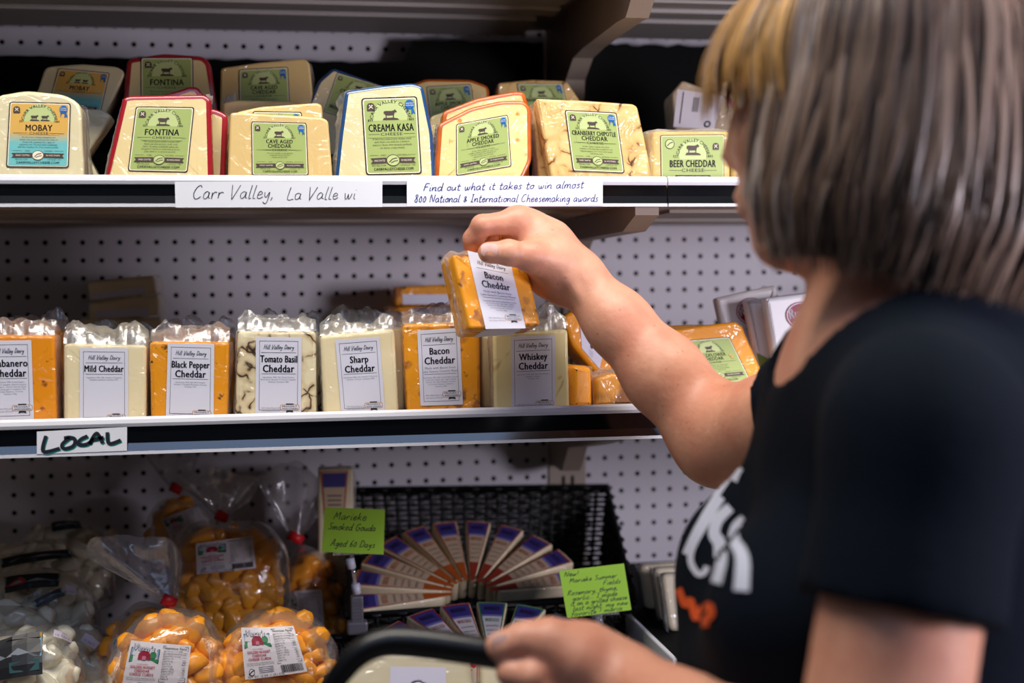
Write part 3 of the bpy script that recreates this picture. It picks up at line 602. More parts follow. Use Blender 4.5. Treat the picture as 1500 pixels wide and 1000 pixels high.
cheese('cheese_wedge', 'red-rinded wedge whose tilted tip rises just above the labelled FONTINA wedge', 'cheese', G_UB, YU+.065, [(205,150),(278,126),(290,127),(312,160),(312,268),(200,268)], .022, c_font, r_red, rw=.003, base=DU, lean=5, corner=.006, seed=4)
cheese('cheese_wedge', 'tan yellow wedge with CAVE AGED CHEDDAR label in the front row', 'cheese', G_U, YU, [(337,165),(345,164),(470,171),(481,176),(488,268),(333,268)], .03, c_cave, None, base=DU, lean=4, corner=.005, lab=('carr', [(368,178),(449,180),(452,257),(369,257)], dict(names=['CAVE AGED', 'CHEDDAR'], para=p_c)), seed=5)
cheese('cheese_wedge', 'tan yellow wedge with its top corner showing right behind the front CAVE AGED CHEDDAR wedge', 'cheese', G_UB, YU+.04, [(345,164),(380,156),(465,150),(472,154),(478,268),(340,268)], .028, c_cave, None, base=DU, lean=4, corner=.004, lab=('carr', [(370,163),(442,164),(446,246),(370,246)], dict(names=['CAVE AGED', 'CHEDDAR'])), seed=6)
cheese('cheese_wedge', 'tan wedge under loose crinkled film, third back in the stack of CAVE AGED CHEDDAR', 'cheese', G_UB, YU+.085, [(326,150),(345,146),(430,148),(445,152),(450,268),(328,268)], .03, c_cave, None, base=DU, lean=4, corner=.004, top_film=.012, seed=7)
cheese('cheese_wedge', 'tall cream wedge with thin blue rind, tallest in the front row', 'cheese', G_U, YU, [(497,200),(506,133),(560,125),(605,121),(620,126),(634,195),(638,268),(490,268)], .04, c_kasa, r_blue, rw=.0009, base=DU, lean=4, corner=.005, lab=('carr', [(529,144),(611,141),(618,255),(536,257)], dict(names=['CREAMA KASA'], para=p_k)), fins=[(0,7,.008),(0,1,.008),(1,2,.003),(5,6,.004)], seed=8)
cheese('cheese_wedge', 'cream wedge with orange-brown smoked rind and APPLE SMOKED CHEDDAR label, front row', 'cheese', G_U, YU, [(642,181),(690,157),(735,147),(768,147),(778,157),(779,236),(764,268),(636,268)], .024, c_apple, r_orange, rw=.0018, base=DU, lean=5, corner=.006, lab=('carr', [(668,182),(744,168),(749,244),(668,258)], dict(names=['APPLE SMOKED', 'CHEDDAR'], para=p_a)), fins=[(0,7,.004)], seed=9)
cheese('cheese_wedge', 'cream wedge with smoked orange rind, top edge showing behind the front APPLE SMOKED CHEDDAR', 'cheese', G_UB, YU+.035, [(648,163),(700,143),(755,133),(768,134),(774,150),(776,268),(645,268)], .024, c_apple, r_orange, rw=.0022, base=DU, lean=5, corner=.006, seed=10)
cheese('cheese_wedge', 'cream wedge in shadow squeezed between the blue-rinded and APPLE SMOKED wedges', 'cheese', G_UB, YU+.07, [(630,170),(668,158),(700,170),(700,268),(628,268)], .03, c_font, None, base=DU, lean=5, corner=.005, seed=11)
cheese('cheese_wedge', 'brown-veined yellow wedge with CRANBERRY CHIPOTLE CHEDDAR label in the front row', 'cheese', G_U, YU, [(785,144),(860,147),(928,152),(934,156),(959,268),(809,268)], .026, c_cran, None, base=DU, lean=5, corner=.003, lab=('carr', [(827,161),(903,165),(915,254),(839,251)], dict(names=['CRANBERRY CHIPOTLE', 'CHEDDAR'], para=p_r)), seed=12)
cheese('cheese_wedge', 'brown-veined wedge whose left edge shows behind the front CRANBERRY CHIPOTLE wedge', 'cheese', G_UB, YU+.03, [(781,152),(900,158),(930,268),(789,268)], .024, c_cran, None, base=DU, lean=5, corner=.004, fins=[(0,3,.006)], seed=13)
cheese('cheese_block', 'yellow block with wide green BEER CHEDDAR label beside the shelf joint', 'cheese', G_U, YU, [(957,192),(1069,192),(1071,268),(955,268)], .06, c_beer, None, yaw=6, base=DU, lean=2, corner=.004, lab=('carr', [(967,198),(1061,197),(1060,264),(968,264)], dict(names=['BEER CHEDDAR'], kind='landscape')), top_film=.006, fins=[(0,3,.005)], seed=14)
cheese('cheese_block', 'yellow block at the face of the shopper, right of the BEER CHEDDAR block', 'cheese', G_U, YU, [(1074,199),(1160,199),(1162,268),(1073,268)], .06, c_beer, None, base=DU, lean=2, corner=.004, top_film=.005, seed=15)
# ---- upper shelf, back row, on the black riser
ZR = DU+.055
YB = -.30
cheese('cheese_wedge', 'shadowed ivory wedge with tilted gold label on the riser at the back', 'cheese', G_UB, YB, [(66,97),(120,93),(172,97),(184,106),(150,178),(40,178)], .03, c_mobay, None, base=ZR, lean=8, corner=.007, lab=('carr', [(86,100),(161,107),(146,172),(66,168)], dict(names=['MOBAY'], top=gold)), seed=21)
cheese('cheese_wedge', 'ivory wedge leaning sideways in the gap between the gold-labelled and FONTINA wedges', 'cheese', G_UB, -.40, [(110,158),(150,160),(165,170),(128,226),(150,268),(105,268)], .03, c_mobay, None, base=DU, lean=4, corner=.004, seed=22)
cheese('cheese_wedge', 'shadowed red-rinded wedge with FONTINA label high on the riser at the back', 'cheese', G_UB, YB, [(186,86),(240,78),(298,82),(308,92),(322,178),(178,178)], .03, c_font, r_red, rw=.003, base=ZR, lean=6, corner=.007, lab=('carr', [(206,84),(283,84),(284,178),(206,178)], dict(names=['FONTINA'], para=p5, rosette=False)), seed=23)
cheese('cheese_wedge', 'shadowed tan wedge with CAVE AGED CHEDDAR label high on the riser at the back', 'cheese', G_UB, YB, [(323,99),(380,91),(446,85),(454,92),(462,178),(322,178)], .03, c_cave, None, base=ZR, lean=6, corner=.005, lab=('carr', [(350,102),(422,98),(426,178),(350,178)], dict(names=['CAVE AGED', 'CHEDDAR'], para=p_c)), fins=[(3,4,.004)], seed=24)
cheese('cheese_wedge', 'shadowed cream wedge tilted clockwise with green label, behind the tall blue-rinded wedge', 'cheese', G_UB, YB, [(466,118),(488,99),(580,132),(600,178),(440,178)], .03, c_kasa, r_blue, rw=.001, base=ZR, lean=6, corner=.005, lab=('carr', [(494,106),(566,128),(545,186),(474,164)], dict(names=['CREAMA KASA'], para=p_k, rosette=False)), seed=25)
cheese('cheese_wedge', 'shadowed smoked-rind wedge with APPLE SMOKED label on the riser at the back', 'cheese', G_UB, YB, [(598,124),(625,115),(690,116),(716,126),(722,190),(600,190)], .03, c_apple, r_orange, rw=.001, base=ZR, lean=8, corner=.006, lab=('carr', [(624,127),(690,123),(700,196),(634,200)], dict(names=['APPLE SMOKED', 'CHEDDAR'])), seed=26)
cheese('cheese_wedge', 'shadowed brown-veined wedge with green label behind the front CRANBERRY CHIPOTLE wedge', 'cheese', G_UB, YB, [(729,121),(780,116),(830,118),(852,150),(856,190),(728,190)], .03, c_cran, None, base=ZR, lean=8, corner=.004, lab=('carr', [(757,122),(824,122),(838,190),(768,190)], dict(names=['CRANBERRY CHIPOTLE', 'CHEDDAR'])), seed=27)

# barcode packs beside the shopper's face
pk_w = mat('pack_white_label', '#c9c1c4', .5); pink = mat('printed_pink', '#b0586e', .5); c_pack = cheese_mat('cheese_beige_pack', '#b09878')
def pack_label(cv, pk=False):
    cv.sheet(pk_w); w = cv.w
    cv.line([(w*.14, .1), (w*.14, .95)], .03, ink, 2)
    for i in range(9): cv.rect(w*.38+.018*i, .45, w*.38+.018*i+.009, .85, ink, 1)
    for i in range(5): cv.line([(w*(.52+.05*i), .45), (w*(.52+.05*i), .9)], .012, grey_ink, 1)
    cv.circle(w*.80, .14, .10, ink, 1); cv.circle(w*.80, .14, .05, pk_w, 2)
cheese('cheese_pack', 'beige wedge pack with white barcode label tipped back behind the BEER CHEDDAR block', 'cheese', G_UB, -.34, [(985,136),(1000,117),(1062,140),(1090,180),(1090,212),(990,208)], .04, c_pack, None, base=ZR, lean=10, corner=.004, lab=(pack_label, [(992,131),(1058,140),(1046,190),(986,186)], {}), fins=[(0,5,.005)], seed=28)
def pink_label(cv): cv.sheet(ink); cv.rect(.06, .06, cv.w-.06, .94, pink, 1)
cheese('cheese_pack', 'beige wedge pack with pink corner label next to the face of the shopper', 'cheese', G_UB, -.31, [(1050,120),(1110,112),(1160,150),(1160,210),(1040,210)], .04, c_pack, None, base=ZR, lean=10, corner=.004, lab=(pink_label, [(1049,135),(1078,150),(1072,164),(1060,160)], {}), seed=29)

# ---- middle shelf, front row
YM = -.50
ing = lambda *a: a
cheese('cheese_block', 'orange block with white Habanero Cheddar label cut off by the photo edge', 'cheese', G_M, YM, [(-26,490),(80,491),(84,622),(-24,622)], .04, c_haban, None, base=DM, corner=.005, r=.004, lab=('hill', [(-20,499),(46,498),(50,614),(-16,616)], dict(names=['Habanero', 'Cheddar'], para=ing('Ingredients: Milk, Dried Pepper,', 'habanero peppers, jalapeno pepper,', 'red pepper, calcium chloride (used', 'as a firming agent in pepper), Salt,', 'Annatto, Enzymes, Cultures.', 'Contains: Milk'), logo_y=.15)), fins=[(1,2,.004)], top_film=.022, seed=41)
cheese('cheese_block', 'white block with Mild Cheddar label and crumpled film top', 'cheese', G_M, YM, [(93,503),(214,506),(214,622),(93,622)], .04, c_white, None, base=DM, corner=.005, r=.004, lab=('hill', [(117,509),(188,510),(188,617),(117,617)], dict(names=['Mild Cheddar'], para=ing('Ingredients: Milk, Salt, Annatto if Colored,', 'Enzymes, Cultures. Contains: Milk'), logo_y=.05, address=False)), fins=[(0,3,.003)], top_film=.025, seed=42)
cheese('cheese_block', 'dark-specked orange block with Black Pepper Cheddar label', 'cheese', G_M, YM, [(219,500),(336,501),(334,616),(221,616)], .04, c_pepper, None, base=DM, corner=.005, r=.004, lab=('hill', [(246,502),(314,504),(313,612),(243,611)], dict(names=['Black Pepper', 'Cheddar'], para=ing('Ingredients: Milk, Salt, Black Pepper,', 'Annatto if Colored, Enzymes, Cultures.', 'Contains: Milk'), logo_y=.06)), fins=[(1,2,.004)], top_film=.022, seed=43)
cheese('cheese_block', 'brown-marbled white block with Tomato Basil Cheddar label', 'cheese', G_M, YM, [(348,485),(463,485),(464,612),(344,612)], .04, c_basil, None, base=DM, corner=.005, r=.004, lab=('hill', [(375,493),(442,494),(441,606),(374,606)], dict(names=['Tomato Basil', 'Cheddar'], para=ing('Ingredients: Milk, Salt, Dried Tomato,', 'Dried Basil, Annatto if Colored, Enzymes,', 'Cultures. Contains: Milk'), logo_y=.085)), fins=[(0,3,.003),(1,2,.003)], top_film=.022, seed=44)
cheese('cheese_block', 'white block with slightly tilted Sharp Cheddar label', 'cheese', G_M, YM, [(469,492),(578,482),(585,609),(474,609)], .032, c_white, None, base=DM, corner=.005, r=.004, lab=('hill', [(491,498),(556,493),(564,602),(500,604)], dict(names=['Sharp', 'Cheddar'], para=ing('Ingredients: Milk, Salt, Annatto if Colored,', 'Enzymes, Cultures. Contains: Milk'), logo_y=.085)), fins=[(0,3,.003)], top_film=.025, seed=45)
cheese('cheese_block', 'orange block with brown bits and Bacon Cheddar label standing on the shelf', 'cheese', G_M, YM, [(590,475),(703,471),(704,605),(597,605)], .04, c_bacon, None, base=DM, corner=.005, r=.004, lab=('hill', [(611,484),(673,480),(678,592),(616,594)], dict(names=['Bacon', 'Cheddar'], extra=('Made with Bacon from', 'Lake Geneva Country Meats'), para=ing('Ingredients: Milk, Fully Cooked Bacon (pork,', 'cured with: water, salt, sugar, sodium', 'nitrite), Salt, Black Pepper, Annatto', 'if Colored, Enzymes, Cultures.', 'Contains: Milk'), logo_y=.14)), top_film=.02, seed=46)
cheese('cheese_block', 'ivory block with Whiskey Cheddar label below the held block', 'cheese', G_M, YM, [(722,490),(832,482),(835,602),(724,602)], .03, c_whisk, None, base=DM, corner=.005, r=.004, lab=('hill', [(748,493),(813,490),(814,598),(749,600)], dict(names=['Whiskey', 'Cheddar'], para=ing('Ingredients: Milk, Salt, Oak, Rye Whiskey,', 'Enzymes, Cultures.', 'Contains: Milk'), logo_y=.075)), fins=[(0,3,.004)], top_film=.024, seed=47)
# second row, mostly hidden, each behind its own kind
for (nm, m, x0, x1, yt, yb, dY, sd) in (('orange block wrapped in film behind the Habanero Cheddar block', c_haban, 2, 97, 484, 622, .055, 51), ('white block under raised film behind the Mild Cheddar block', c_white, 120, 222, 497, 622, .055, 52), ('orange block under raised film behind the Black Pepper Cheddar block', c_pepper, 240, 343, 493, 616, .055, 53),
    ('white block under film between Tomato Basil and Sharp Cheddar', c_basil, 385, 476, 484, 612, .055, 54), ('white block showing as a pale strip right of the Sharp Cheddar block', c_white, 486, 592, 478, 607, .038, 55), ('orange block under raised film behind the shelved Bacon Cheddar block', c_bacon, 604, 700, 470, 605, .055, 56), ('pale block showing as a strip left of the Whiskey Cheddar block', c_white, 706, 812, 492, 602, .036, 57)):
    cheese('cheese_block', nm, 'cheese', G_MB, YM+dY, [(x0,yt),(x1,yt),(x1+1,yb),(x0+1,yb)], .036, m, None, base=DM, corner=.005, r=.004, top_film=.024, fins=[(0,3,.003),(1,2,.003)], seed=sd)
# third row that carries the flat stacks
for (nm, m, x0, x1, sd) in (('white block standing under the flat pair near the pegboard', c_white, 118, 236, 61), ('orange block standing under the flat pair behind the held block', c_bacon, 566, 664, 62)):
    cheese('cheese_block', nm, 'cheese', G_MB, -.13, [(x0,466),(x1,466),(x1,575),(x0,575)], .09, m, None, base=DM, corner=.005, r=.004, seed=sd)
def plain_label(cv): cv.sheet(white_pr); cv.rect(.0, .0, cv.w, .02, grey_ink, 1)
def flat_block(label, Y, poly, th, m, lab, sd, top=None, film_=.006):
    return cheese('cheese_block', label, 'cheese', G_MB, -.13, poly, th, m, None, corner=.004, r=.004, lab=(plain_label, lab, {}), fins=[(1,2,.006)] if film_ else (), seed=sd)
flat_block('tilted pale block lying flat on top of its pair near the pegboard', -.25, [(127,412),(224,403),(230,430),(131,440)], .09, c_white, [(134,431),(212,419),(213,429),(135,439)], 63)
flat_block('pale block lying flat beneath the tilted one near the pegboard', -.25, [(129,443),(231,431),(233,462),(131,470)], .09, c_white, [(140,455),(218,450),(218,463),(142,466)], 64)
flat_block('orange block lying flat on top of its pair behind the held block', -.25, [(577,420),(664,416),(665,446),(578,448)], .09, c_bacon, [(589,431),(660,431),(661,445),(590,446)], 65, film_=0)
flat_block('orange block lying flat beneath another behind the held block', -.25, [(566,450),(664,446),(666,466),(567,468)], .09, c_bacon, [(600,452),(660,451),(660,462),(600,463)], 66, film_=0)
# orange pieces under the forearm
def side_label(cv):
    cv.sheet(white_pr); w = cv.w; cv.circle(w*.5, .60, .10, ink, 1, 10)
    for i in range(5): cv.text('Hill Valley Dairy', w*.5, .40-.07*i, .03, ink, maxw=w*.7)
cheese('cheese_piece', 'orange piece with white label leaning against the Whiskey Cheddar block under the forearm', 'cheese', G_MB, -.43, [(822,462),(846,450),(905,520),(898,543),(872,548),(836,505)], .05, c_orange, None, lean=10, corner=.008, r=.006, lab=(side_label, [(850,478),(884,515),(878,540),(852,510)], {}), seed=71, zref=0)
cheese('cheese_piece', 'small orange block standing beside the Whiskey Cheddar block', 'cheese', G_M, YM+.005, [(838,534),(868,537),(870,600),(838,600)], .05, c_orange, None, base=DM, yaw=12, corner=.007, r=.007, fins=[(1,2,.004)], seed=72)
c_smok = cheese_mat('cheese_brown_marbled', '#cf8a24', 'patches', dark='#4a2608', halo='#7c4a18', scale=22, amount=1.4)
cheese('cheese_piece', 'brown-marbled orange piece with ruffled film seam beside the elbow', 'cheese', G_M, YM+.005, [(870,553),(900,545),(940,560),(945,598),(870,598)], .05, c_smok, None, base=DM, corner=.007, r=.006, fins=[(0,1,.006),(1,2,.006)], seed=73)
# wildflower wedge
def wild_label(cv):
    carr_label(cv, ['WILDFLOWER', 'CHEDDAR'], para=p_k, rosette=False); w = cv.w
    for a, b, r_ in ((.84,.60,.025),(.88,.57,.02),(.86,.55,.028)): cv.circle(w*a, b, r_, gold, 9, 9)
cheese('cheese_wedge', 'bright orange wedge with WILDFLOWER CHEDDAR label behind the elbow', 'cheese', G_M, -.465, [(955,485),(1078,470),(1086,476),(1140,595),(955,600)], .045, c_orange, None, base=DM, lean=12, corner=.006, r=.004, lab=(wild_label, [(996,499),(1068,493),(1100,558),(1020,566)], {}), fins=[(2,3,.006)], seed=74)
cheese('cheese_wedge', 'orange wedge edge hidden behind the WILDFLOWER CHEDDAR wedge', 'cheese', G_MB, -.41, [(960,478),(1010,475),(1090,476),(1100,590),(950,590)], .04, c_orange, None, base=DM, lean=6, corner=.005, seed=75)
# pouches of havarti
pouch_m = mat('frosted_white_pouch', '#eeeae8', .4, coat=.3, bump=.4, bscale=25); maroon = mat('printed_maroon', '#8e1526', .45); pgreen = mat('printed_olive_green', '#7c9440', .45); charc = mat('printed_charcoal', '#2b2a2c', .5)
def pouch_print(lx):
    def f(cv):
        w = cv.w; n = 24
        cv.poly([(0,0),(w,0),(w,.30),(w*.45,.30),(0,.46)], pgreen, 1); cv.rect(w*.12, .10, w, .36, charc, 2); cv.frame(w*.15, .115, w*.99, .345, .008, paper, 3)
        cv.text('HAVARTI', w*.60, .215, .085, paper, maxw=w*.8, bold=.015, layer=4); cv.text('CHEESE', w*.60, .145, .04, paper, layer=4, xs=1.2)
        cv.circle(w*lx, .80, .150, maroon, 2, n, .132); cv.circle(w*lx, .80, .140, paper, 3, n, .122); cv.circle(w*lx, .80, .132, maroon, 4, n, .114)
        cv.text("Ruth's", w*lx, .775, .095, paper, fit=.23, bold=.015, layer=5); cv.line([(w*lx-.085, .74), (w*lx, .728), (w*lx+.085, .74)], .012, paper, 5); cv.line([(w*lx-.05, .708), (w*lx, .70), (w*lx+.05, .708)], .01, paper, 5)
        cv.text('WISCONSIN', w*lx, .63, .025, maroon, layer=3)
        cv.hand('Dill', w*.42, .43, .06, .009, maroon, layer=3)
    return f
pg = 'havarti pouches behind the shopper'
for lab_, Y, poly, lq, sd in (('frontmost white havarti pouch with round maroon logo and green band', -.455, [(1120,436),(1185,428),(1235,425),(1250,600),(1146,600)], [(1120,436),(1210,428),(1226,585),(1148,590)], 81), ('white havarti pouch second from the front, its green corner beside the orange wedge', -.425, [(1092,440),(1160,430),(1215,424),(1236,600),(1122,600)], [(1092,440),(1182,428),(1202,585),(1122,592)], 82), ('rearmost havarti pouch leaning back against the pegboard', -.395, [(1048,436),(1100,424),(1136,417),(1215,600),(1085,600)], [(1048,436),(1136,417),(1180,570),(1090,590)], 83)):
    root, fr, pl = cheese('havarti_pouch', lab_, 'pouch', pg, Y, poly, .018, pouch_m, None, base=DM, lean=8, corner=.003, r=.006, lab=(pouch_print({81: .55, 82: .50, 83: .50}[sd]), lq, {}), seed=sd, part='pouch')
# wedge and sign beyond the shopper
c_mould = cheese_mat('cheese_waxed_straw', '#d9bd74'); r_brown = mat('brown_bark_rind', '#6a4a30', .5, coat=.5, var=.4, vscale=50)
def round_label(cv): cv.circle(cv.w*.7, .45, .5, ink, 1, 20); cv.circle(cv.w*.7, .45, .44, mat('printed_peach', '#d99b6c', .5), 2, 20)
cheese('cheese_wedge', 'straw-coloured wedge with brown rind behind the shoulder of the shopper', 'cheese', G_M, -.40, [(1487,448),(1520,436),(1580,440),(1580,590),(1486,590)], .05, c_mould, r_brown, rw=.002, base=DM, corner=.008, lab=(round_label, [(1497,462),(1540,462),(1540,505),(1497,505)], {}), fins=[(0,4,.03)], seed=91)
# ------------------------------------------------------------------ bottom shelf: curd bags
c_curd = mat('curd_orange', '#ef9a22', .4, coat=.3, bump=.3, bscale=60, var=.18, vscale=30); c_curd2 = mat('curd_golden', '#f0a020', .35, coat=.4, var=.15, vscale=30); c_curdw = mat('curd_white', '#d9d3bd', .4, coat=.3, bump=.3, bscale=50, var=.08, vscale=25)
tie_red = mat('red_tape', '#c8141c', .4)
def curd_mesh(name, m, a, b, c, seed):
    bm = bmesh.new(); bmesh.ops.create_icosphere(bm, subdivisions=3, radius=1)
    for v in bm.verts:
        p = v.co.copy(); q = Vector([math.copysign(abs(t)**.88, t) for t in p]); k = 1+.30*noise.noise(p*1.15+Vector((seed*3.1, 0, 0)))+.16*noise.noise(p*2.4+Vector((0, seed*2.3, 0)))
        v.co = Vector((q.x*a, q.y*b, q.z*c))*k
    for f in bm.faces: f.smooth = True
    me = bpy.data.meshes.new(name); bm.to_mesh(me); bm.free(); me.materials.append(m); return me
CURDS = [curd_mesh('curd', c_curd, .0165, .011, .012, s) for s in (1, 2, 3, 4)]; DISCS = [curd_mesh('curd_disc', c_curd2, .0160, .008, .0125, s) for s in (5, 6, 7)]; CURDW = [curd_mesh('curd_white', c_curdw, .018, .010, .011, s) for s in (8, 9, 10, 11)]
class Pillow:
    def __init__(s, fr, outline, df, db, seed=0):
        s.fr = fr; s.o = [fr.uv(*p) for p in outline]; s.o = round_poly(s.o, .03, 5); s.c = sum(s.o, Vector((0,0)))/len(s.o); s.df, s.db, s.seed = df, db, seed
        s.ang = sorted([(math.atan2((p-s.c).y, (p-s.c).x), (p-s.c).length) for p in s.o]); s.A = np.array([a for a, _ in s.ang]); s.R = np.array([r for _, r in s.ang])
        s.A = np.concatenate([s.A-2*math.pi, s.A, s.A+2*math.pi]); s.R = np.tile(s.R, 3)
    def rad(s, a): return float(np.interp(a, s.A, s.R))
    def h(s, p):
        d = p-s.c; r = d.length/max(1e-6, s.rad(math.atan2(d.y, d.x))); r = min(1, r); return math.sqrt(max(0, 1-r**2.4))
    def inside(s, p, k): d = p-s.c; return d.length < k*s.rad(math.atan2(d.y, d.x))
    def surf(s, mb, m, k=1.0, dk=1.0, wob=.003, nr=12, na=48):
        vs = []; fs = []
        for side in (1, -1):
            k0 = len(vs)
            for i in range(nr+1):
                r = math.sin(math.pi/2*i/nr)
                for j in range(na):
                    a = 2*math.pi*j/na-math.pi; R0 = s.rad(a)*k*(1+.02*math.sin(9*a+s.seed)); p = s.c+Vector((math.cos(a), math.sin(a)))*R0*r
                    d = (s.df if side > 0 else -s.db)*dk*math.sqrt(max(0, 1-r**2.4))
                    d += wob*noise.noise(Vector((p.x*45, p.y*45, s.seed+side*5)))*(1 if i < nr else 0)
                    vs.append(s.fr.pt(p.x, p.y, d)[:])
            for i in range(nr):
                for j in range(na):
                    q = (k0+i*na+j, k0+i*na+(j+1) % na, k0+(i+1)*na+(j+1) % na, k0+(i+1)*na+j)
                    fs.append(q if side > 0 else q[::-1])
        mb.add(vs, fs, m, True)
def put(name, me, loc, rot, sc, parent, off):
    o = bpy.data.objects.new(name, me); C.objects.link(o); o.parent = parent; o.location = Vector(loc)-off; o.rotation_euler = rot; o.scale = sc; return o
def fill(root, pl, kinds, n, spacing, dk, seed, name='cheese_curd', sc=1.0):
    rnd = random.Random(seed); pts = []; tries = 0; off = Vector(root.location)
    xs = [p.x for p in pl.o]; ys = [p.y for p in pl.o]
    while len(pts) < n and tries < 6000:
        tries += 1; p = Vector((rnd.uniform(min(xs), max(xs)), rnd.uniform(min(ys), max(ys))))
        if not pl.inside(p, .78): continue
        if any((p-q).length < spacing for q in pts): continue
        pts.append(p); d = pl.df*dk*pl.h(p)-.009+rnd.uniform(-.004, .001)
        put(name, rnd.choice(kinds), pl.fr.pt(p.x, p.y, d), (rnd.uniform(-.5, .5), rnd.uniform(-1.2, 1.2), rnd.uniform(-.6, .6)), [sc*rnd.uniform(.80, 1.10)]*3, root, off)
def vern_label(cv):
    w = cv.w; LB = mat('curd_bag_label', '#cfc9cf', .5); red = mat('printed_crimson', '#b01a3c', .5); sky = mat('printed_sky', '#7f98b4', .5); gr = mat('printed_field_green', '#2f7a4c', .5); barn = mat('printed_barn_red', '#8e1d35', .5)
    cv.sheet(LB, 6)
    L2 = 3
    cv.rect(w*.04, .60, w*.52, .88, ink, L2); cv.rect(w*.05, .61, w*.51, .87, sky, L2+1); cv.poly([(w*.05,.61),(w*.51,.61),(w*.51,.68),(w*.3,.70),(w*.05,.74)], gr, L2+2); cv.circle(w*.42, .76, .07, gr, L2+2, 10)
    cv.poly([(w*.18,.66),(w*.38,.66),(w*.38,.76),(w*.34,.82),(w*.28,.84),(w*.22,.82),(w*.18,.76)], barn, L2+3); cv.rect(w*.25, .66, w*.31, .73, mat('printed_barn_door', '#c06a80', .5), L2+4)
    cv.text("Vern's", w*.25, .83, .11, ink, fit=w*.36, bold=.05, layer=L2+5, shear=.2, rise=-.05); cv.text("Vern's", w*.25, .83, .11, white_pr, fit=w*.35, bold=-.005, layer=L2+7, shear=.2, rise=-.05)
    cv.text('- WISCONSIN -', w*.27, .56, .025, red, layer=L2); cv.text('GOLDEN NUGGET', w*.28, .49, .05, red, fit=w*.40, bold=.02, layer=L2); cv.text('CHEDDAR', w*.28, .42, .05, red, fit=w*.24, bold=.02, layer=L2); cv.text('CHEESE CURDS', w*.28, .35, .05, red, fit=w*.38, bold=.02, layer=L2)
    for i, t in enumerate(('KEEP FROM SATURATED PASTEURIZED MILK, SALT', 'CULTURES, ENZYMES, ANNATTO COLOR')): cv.text(t, w*.28, .29-.035*i, .02, ink, maxw=w*.46, layer=L2)
    cv.circle(w*.12, .13, .055, ink, L2, 14, .07); cv.circle(w*.12, .13, .045, LB, L2+1, 14, .058); cv.line([(w*.07,.09),(w*.12,.14),(w*.17,.17)], .02, ink, L2+2)
    for i in range(4): cv.rect(w*.24, .10+.035*i, w*.48, .112+.035*i, grey_ink, L2)
    cv.text('NET WT. 16 OZ. (1 LB.) 453g', w*.34, .02, .04, ink, fit=w*.58, layer=L2)
    cv.frame(w*.56, .24, w*.97, .96, .008, ink, L2); cv.text('Nutrition Facts', w*.765, .90, .04, ink, fit=w*.36, bold=.02, layer=L2)
    for i, (a, b) in enumerate((('Serving Size 1 oz (28g)', ''), ('Servings Per Container 16', ''), ('Amount Per Serving', ''), ('Calories 110', ''), ('Total Fat 9g', '14%'), ('Sat Fat 5g', '27%'), ('Trans Fat 0g', ''), ('Cholest. 30mg', '10%'), ('Sodium 180mg', '8%'), ('Total Carb 1g', '0%'), ('Fiber 0g', '0%'), ('Sugars 0g', ''))):
        y = .85-.05*i; cv.text(a, w*.585, y, .026, ink, align='l', layer=L2); 
        if b: cv.text(b, w*.95, y, .026, ink, align='r', layer=L2)
        cv.rect(w*.575, y-.012, w*.955, y-.008, ink, L2)
    rnd = random.Random(3); x = w*.60
    while x < w*.95:
        t = rnd.choice((.006, .01, .014)); cv.rect(x, .05, min(x+t, w*.96), .21, ink, L2); x += t+rnd.choice((.006, .01))
def flare(mb, fr, neck, pts, m, amp=.012, seed=0, d=0.0):
    """gathered bag top: pleated film from the tied neck out to its rim"""
    rim = smooth2([fr.uv(*p) for p in pts], 8); nk = fr.uv(*neck); n = len(rim); nt = 9
    for side in (1, -1):
        vs = []
        for j in range(nt+1):
            t = j/nt
            for i, p in enumerate(rim):
                s_ = i/(n-1); base = nk+Vector(((s_-.5)*.014, 0)); q = base.lerp(p, t**.85)
                w = side*amp*1.6*math.sin(math.pi*s_)*t+amp*(math.sin(s_*17+seed)+.6*math.sin(s_*31+2*seed))*t*.6+amp*1.2*noise.noise(Vector((s_*5, t*3, seed+side)))*t
                q = q+Vector((0, .006*noise.noise(Vector((s_*9, seed, side)))*t))
                vs.append(fr.pt(q.x, q.y, w+d)[:])
        mb.add(vs, [(j*n+i, j*n+i+1, (j+1)*n+i+1, (j+1)*n+i) for j in range(nt) for i in range(n-1)], m, True)
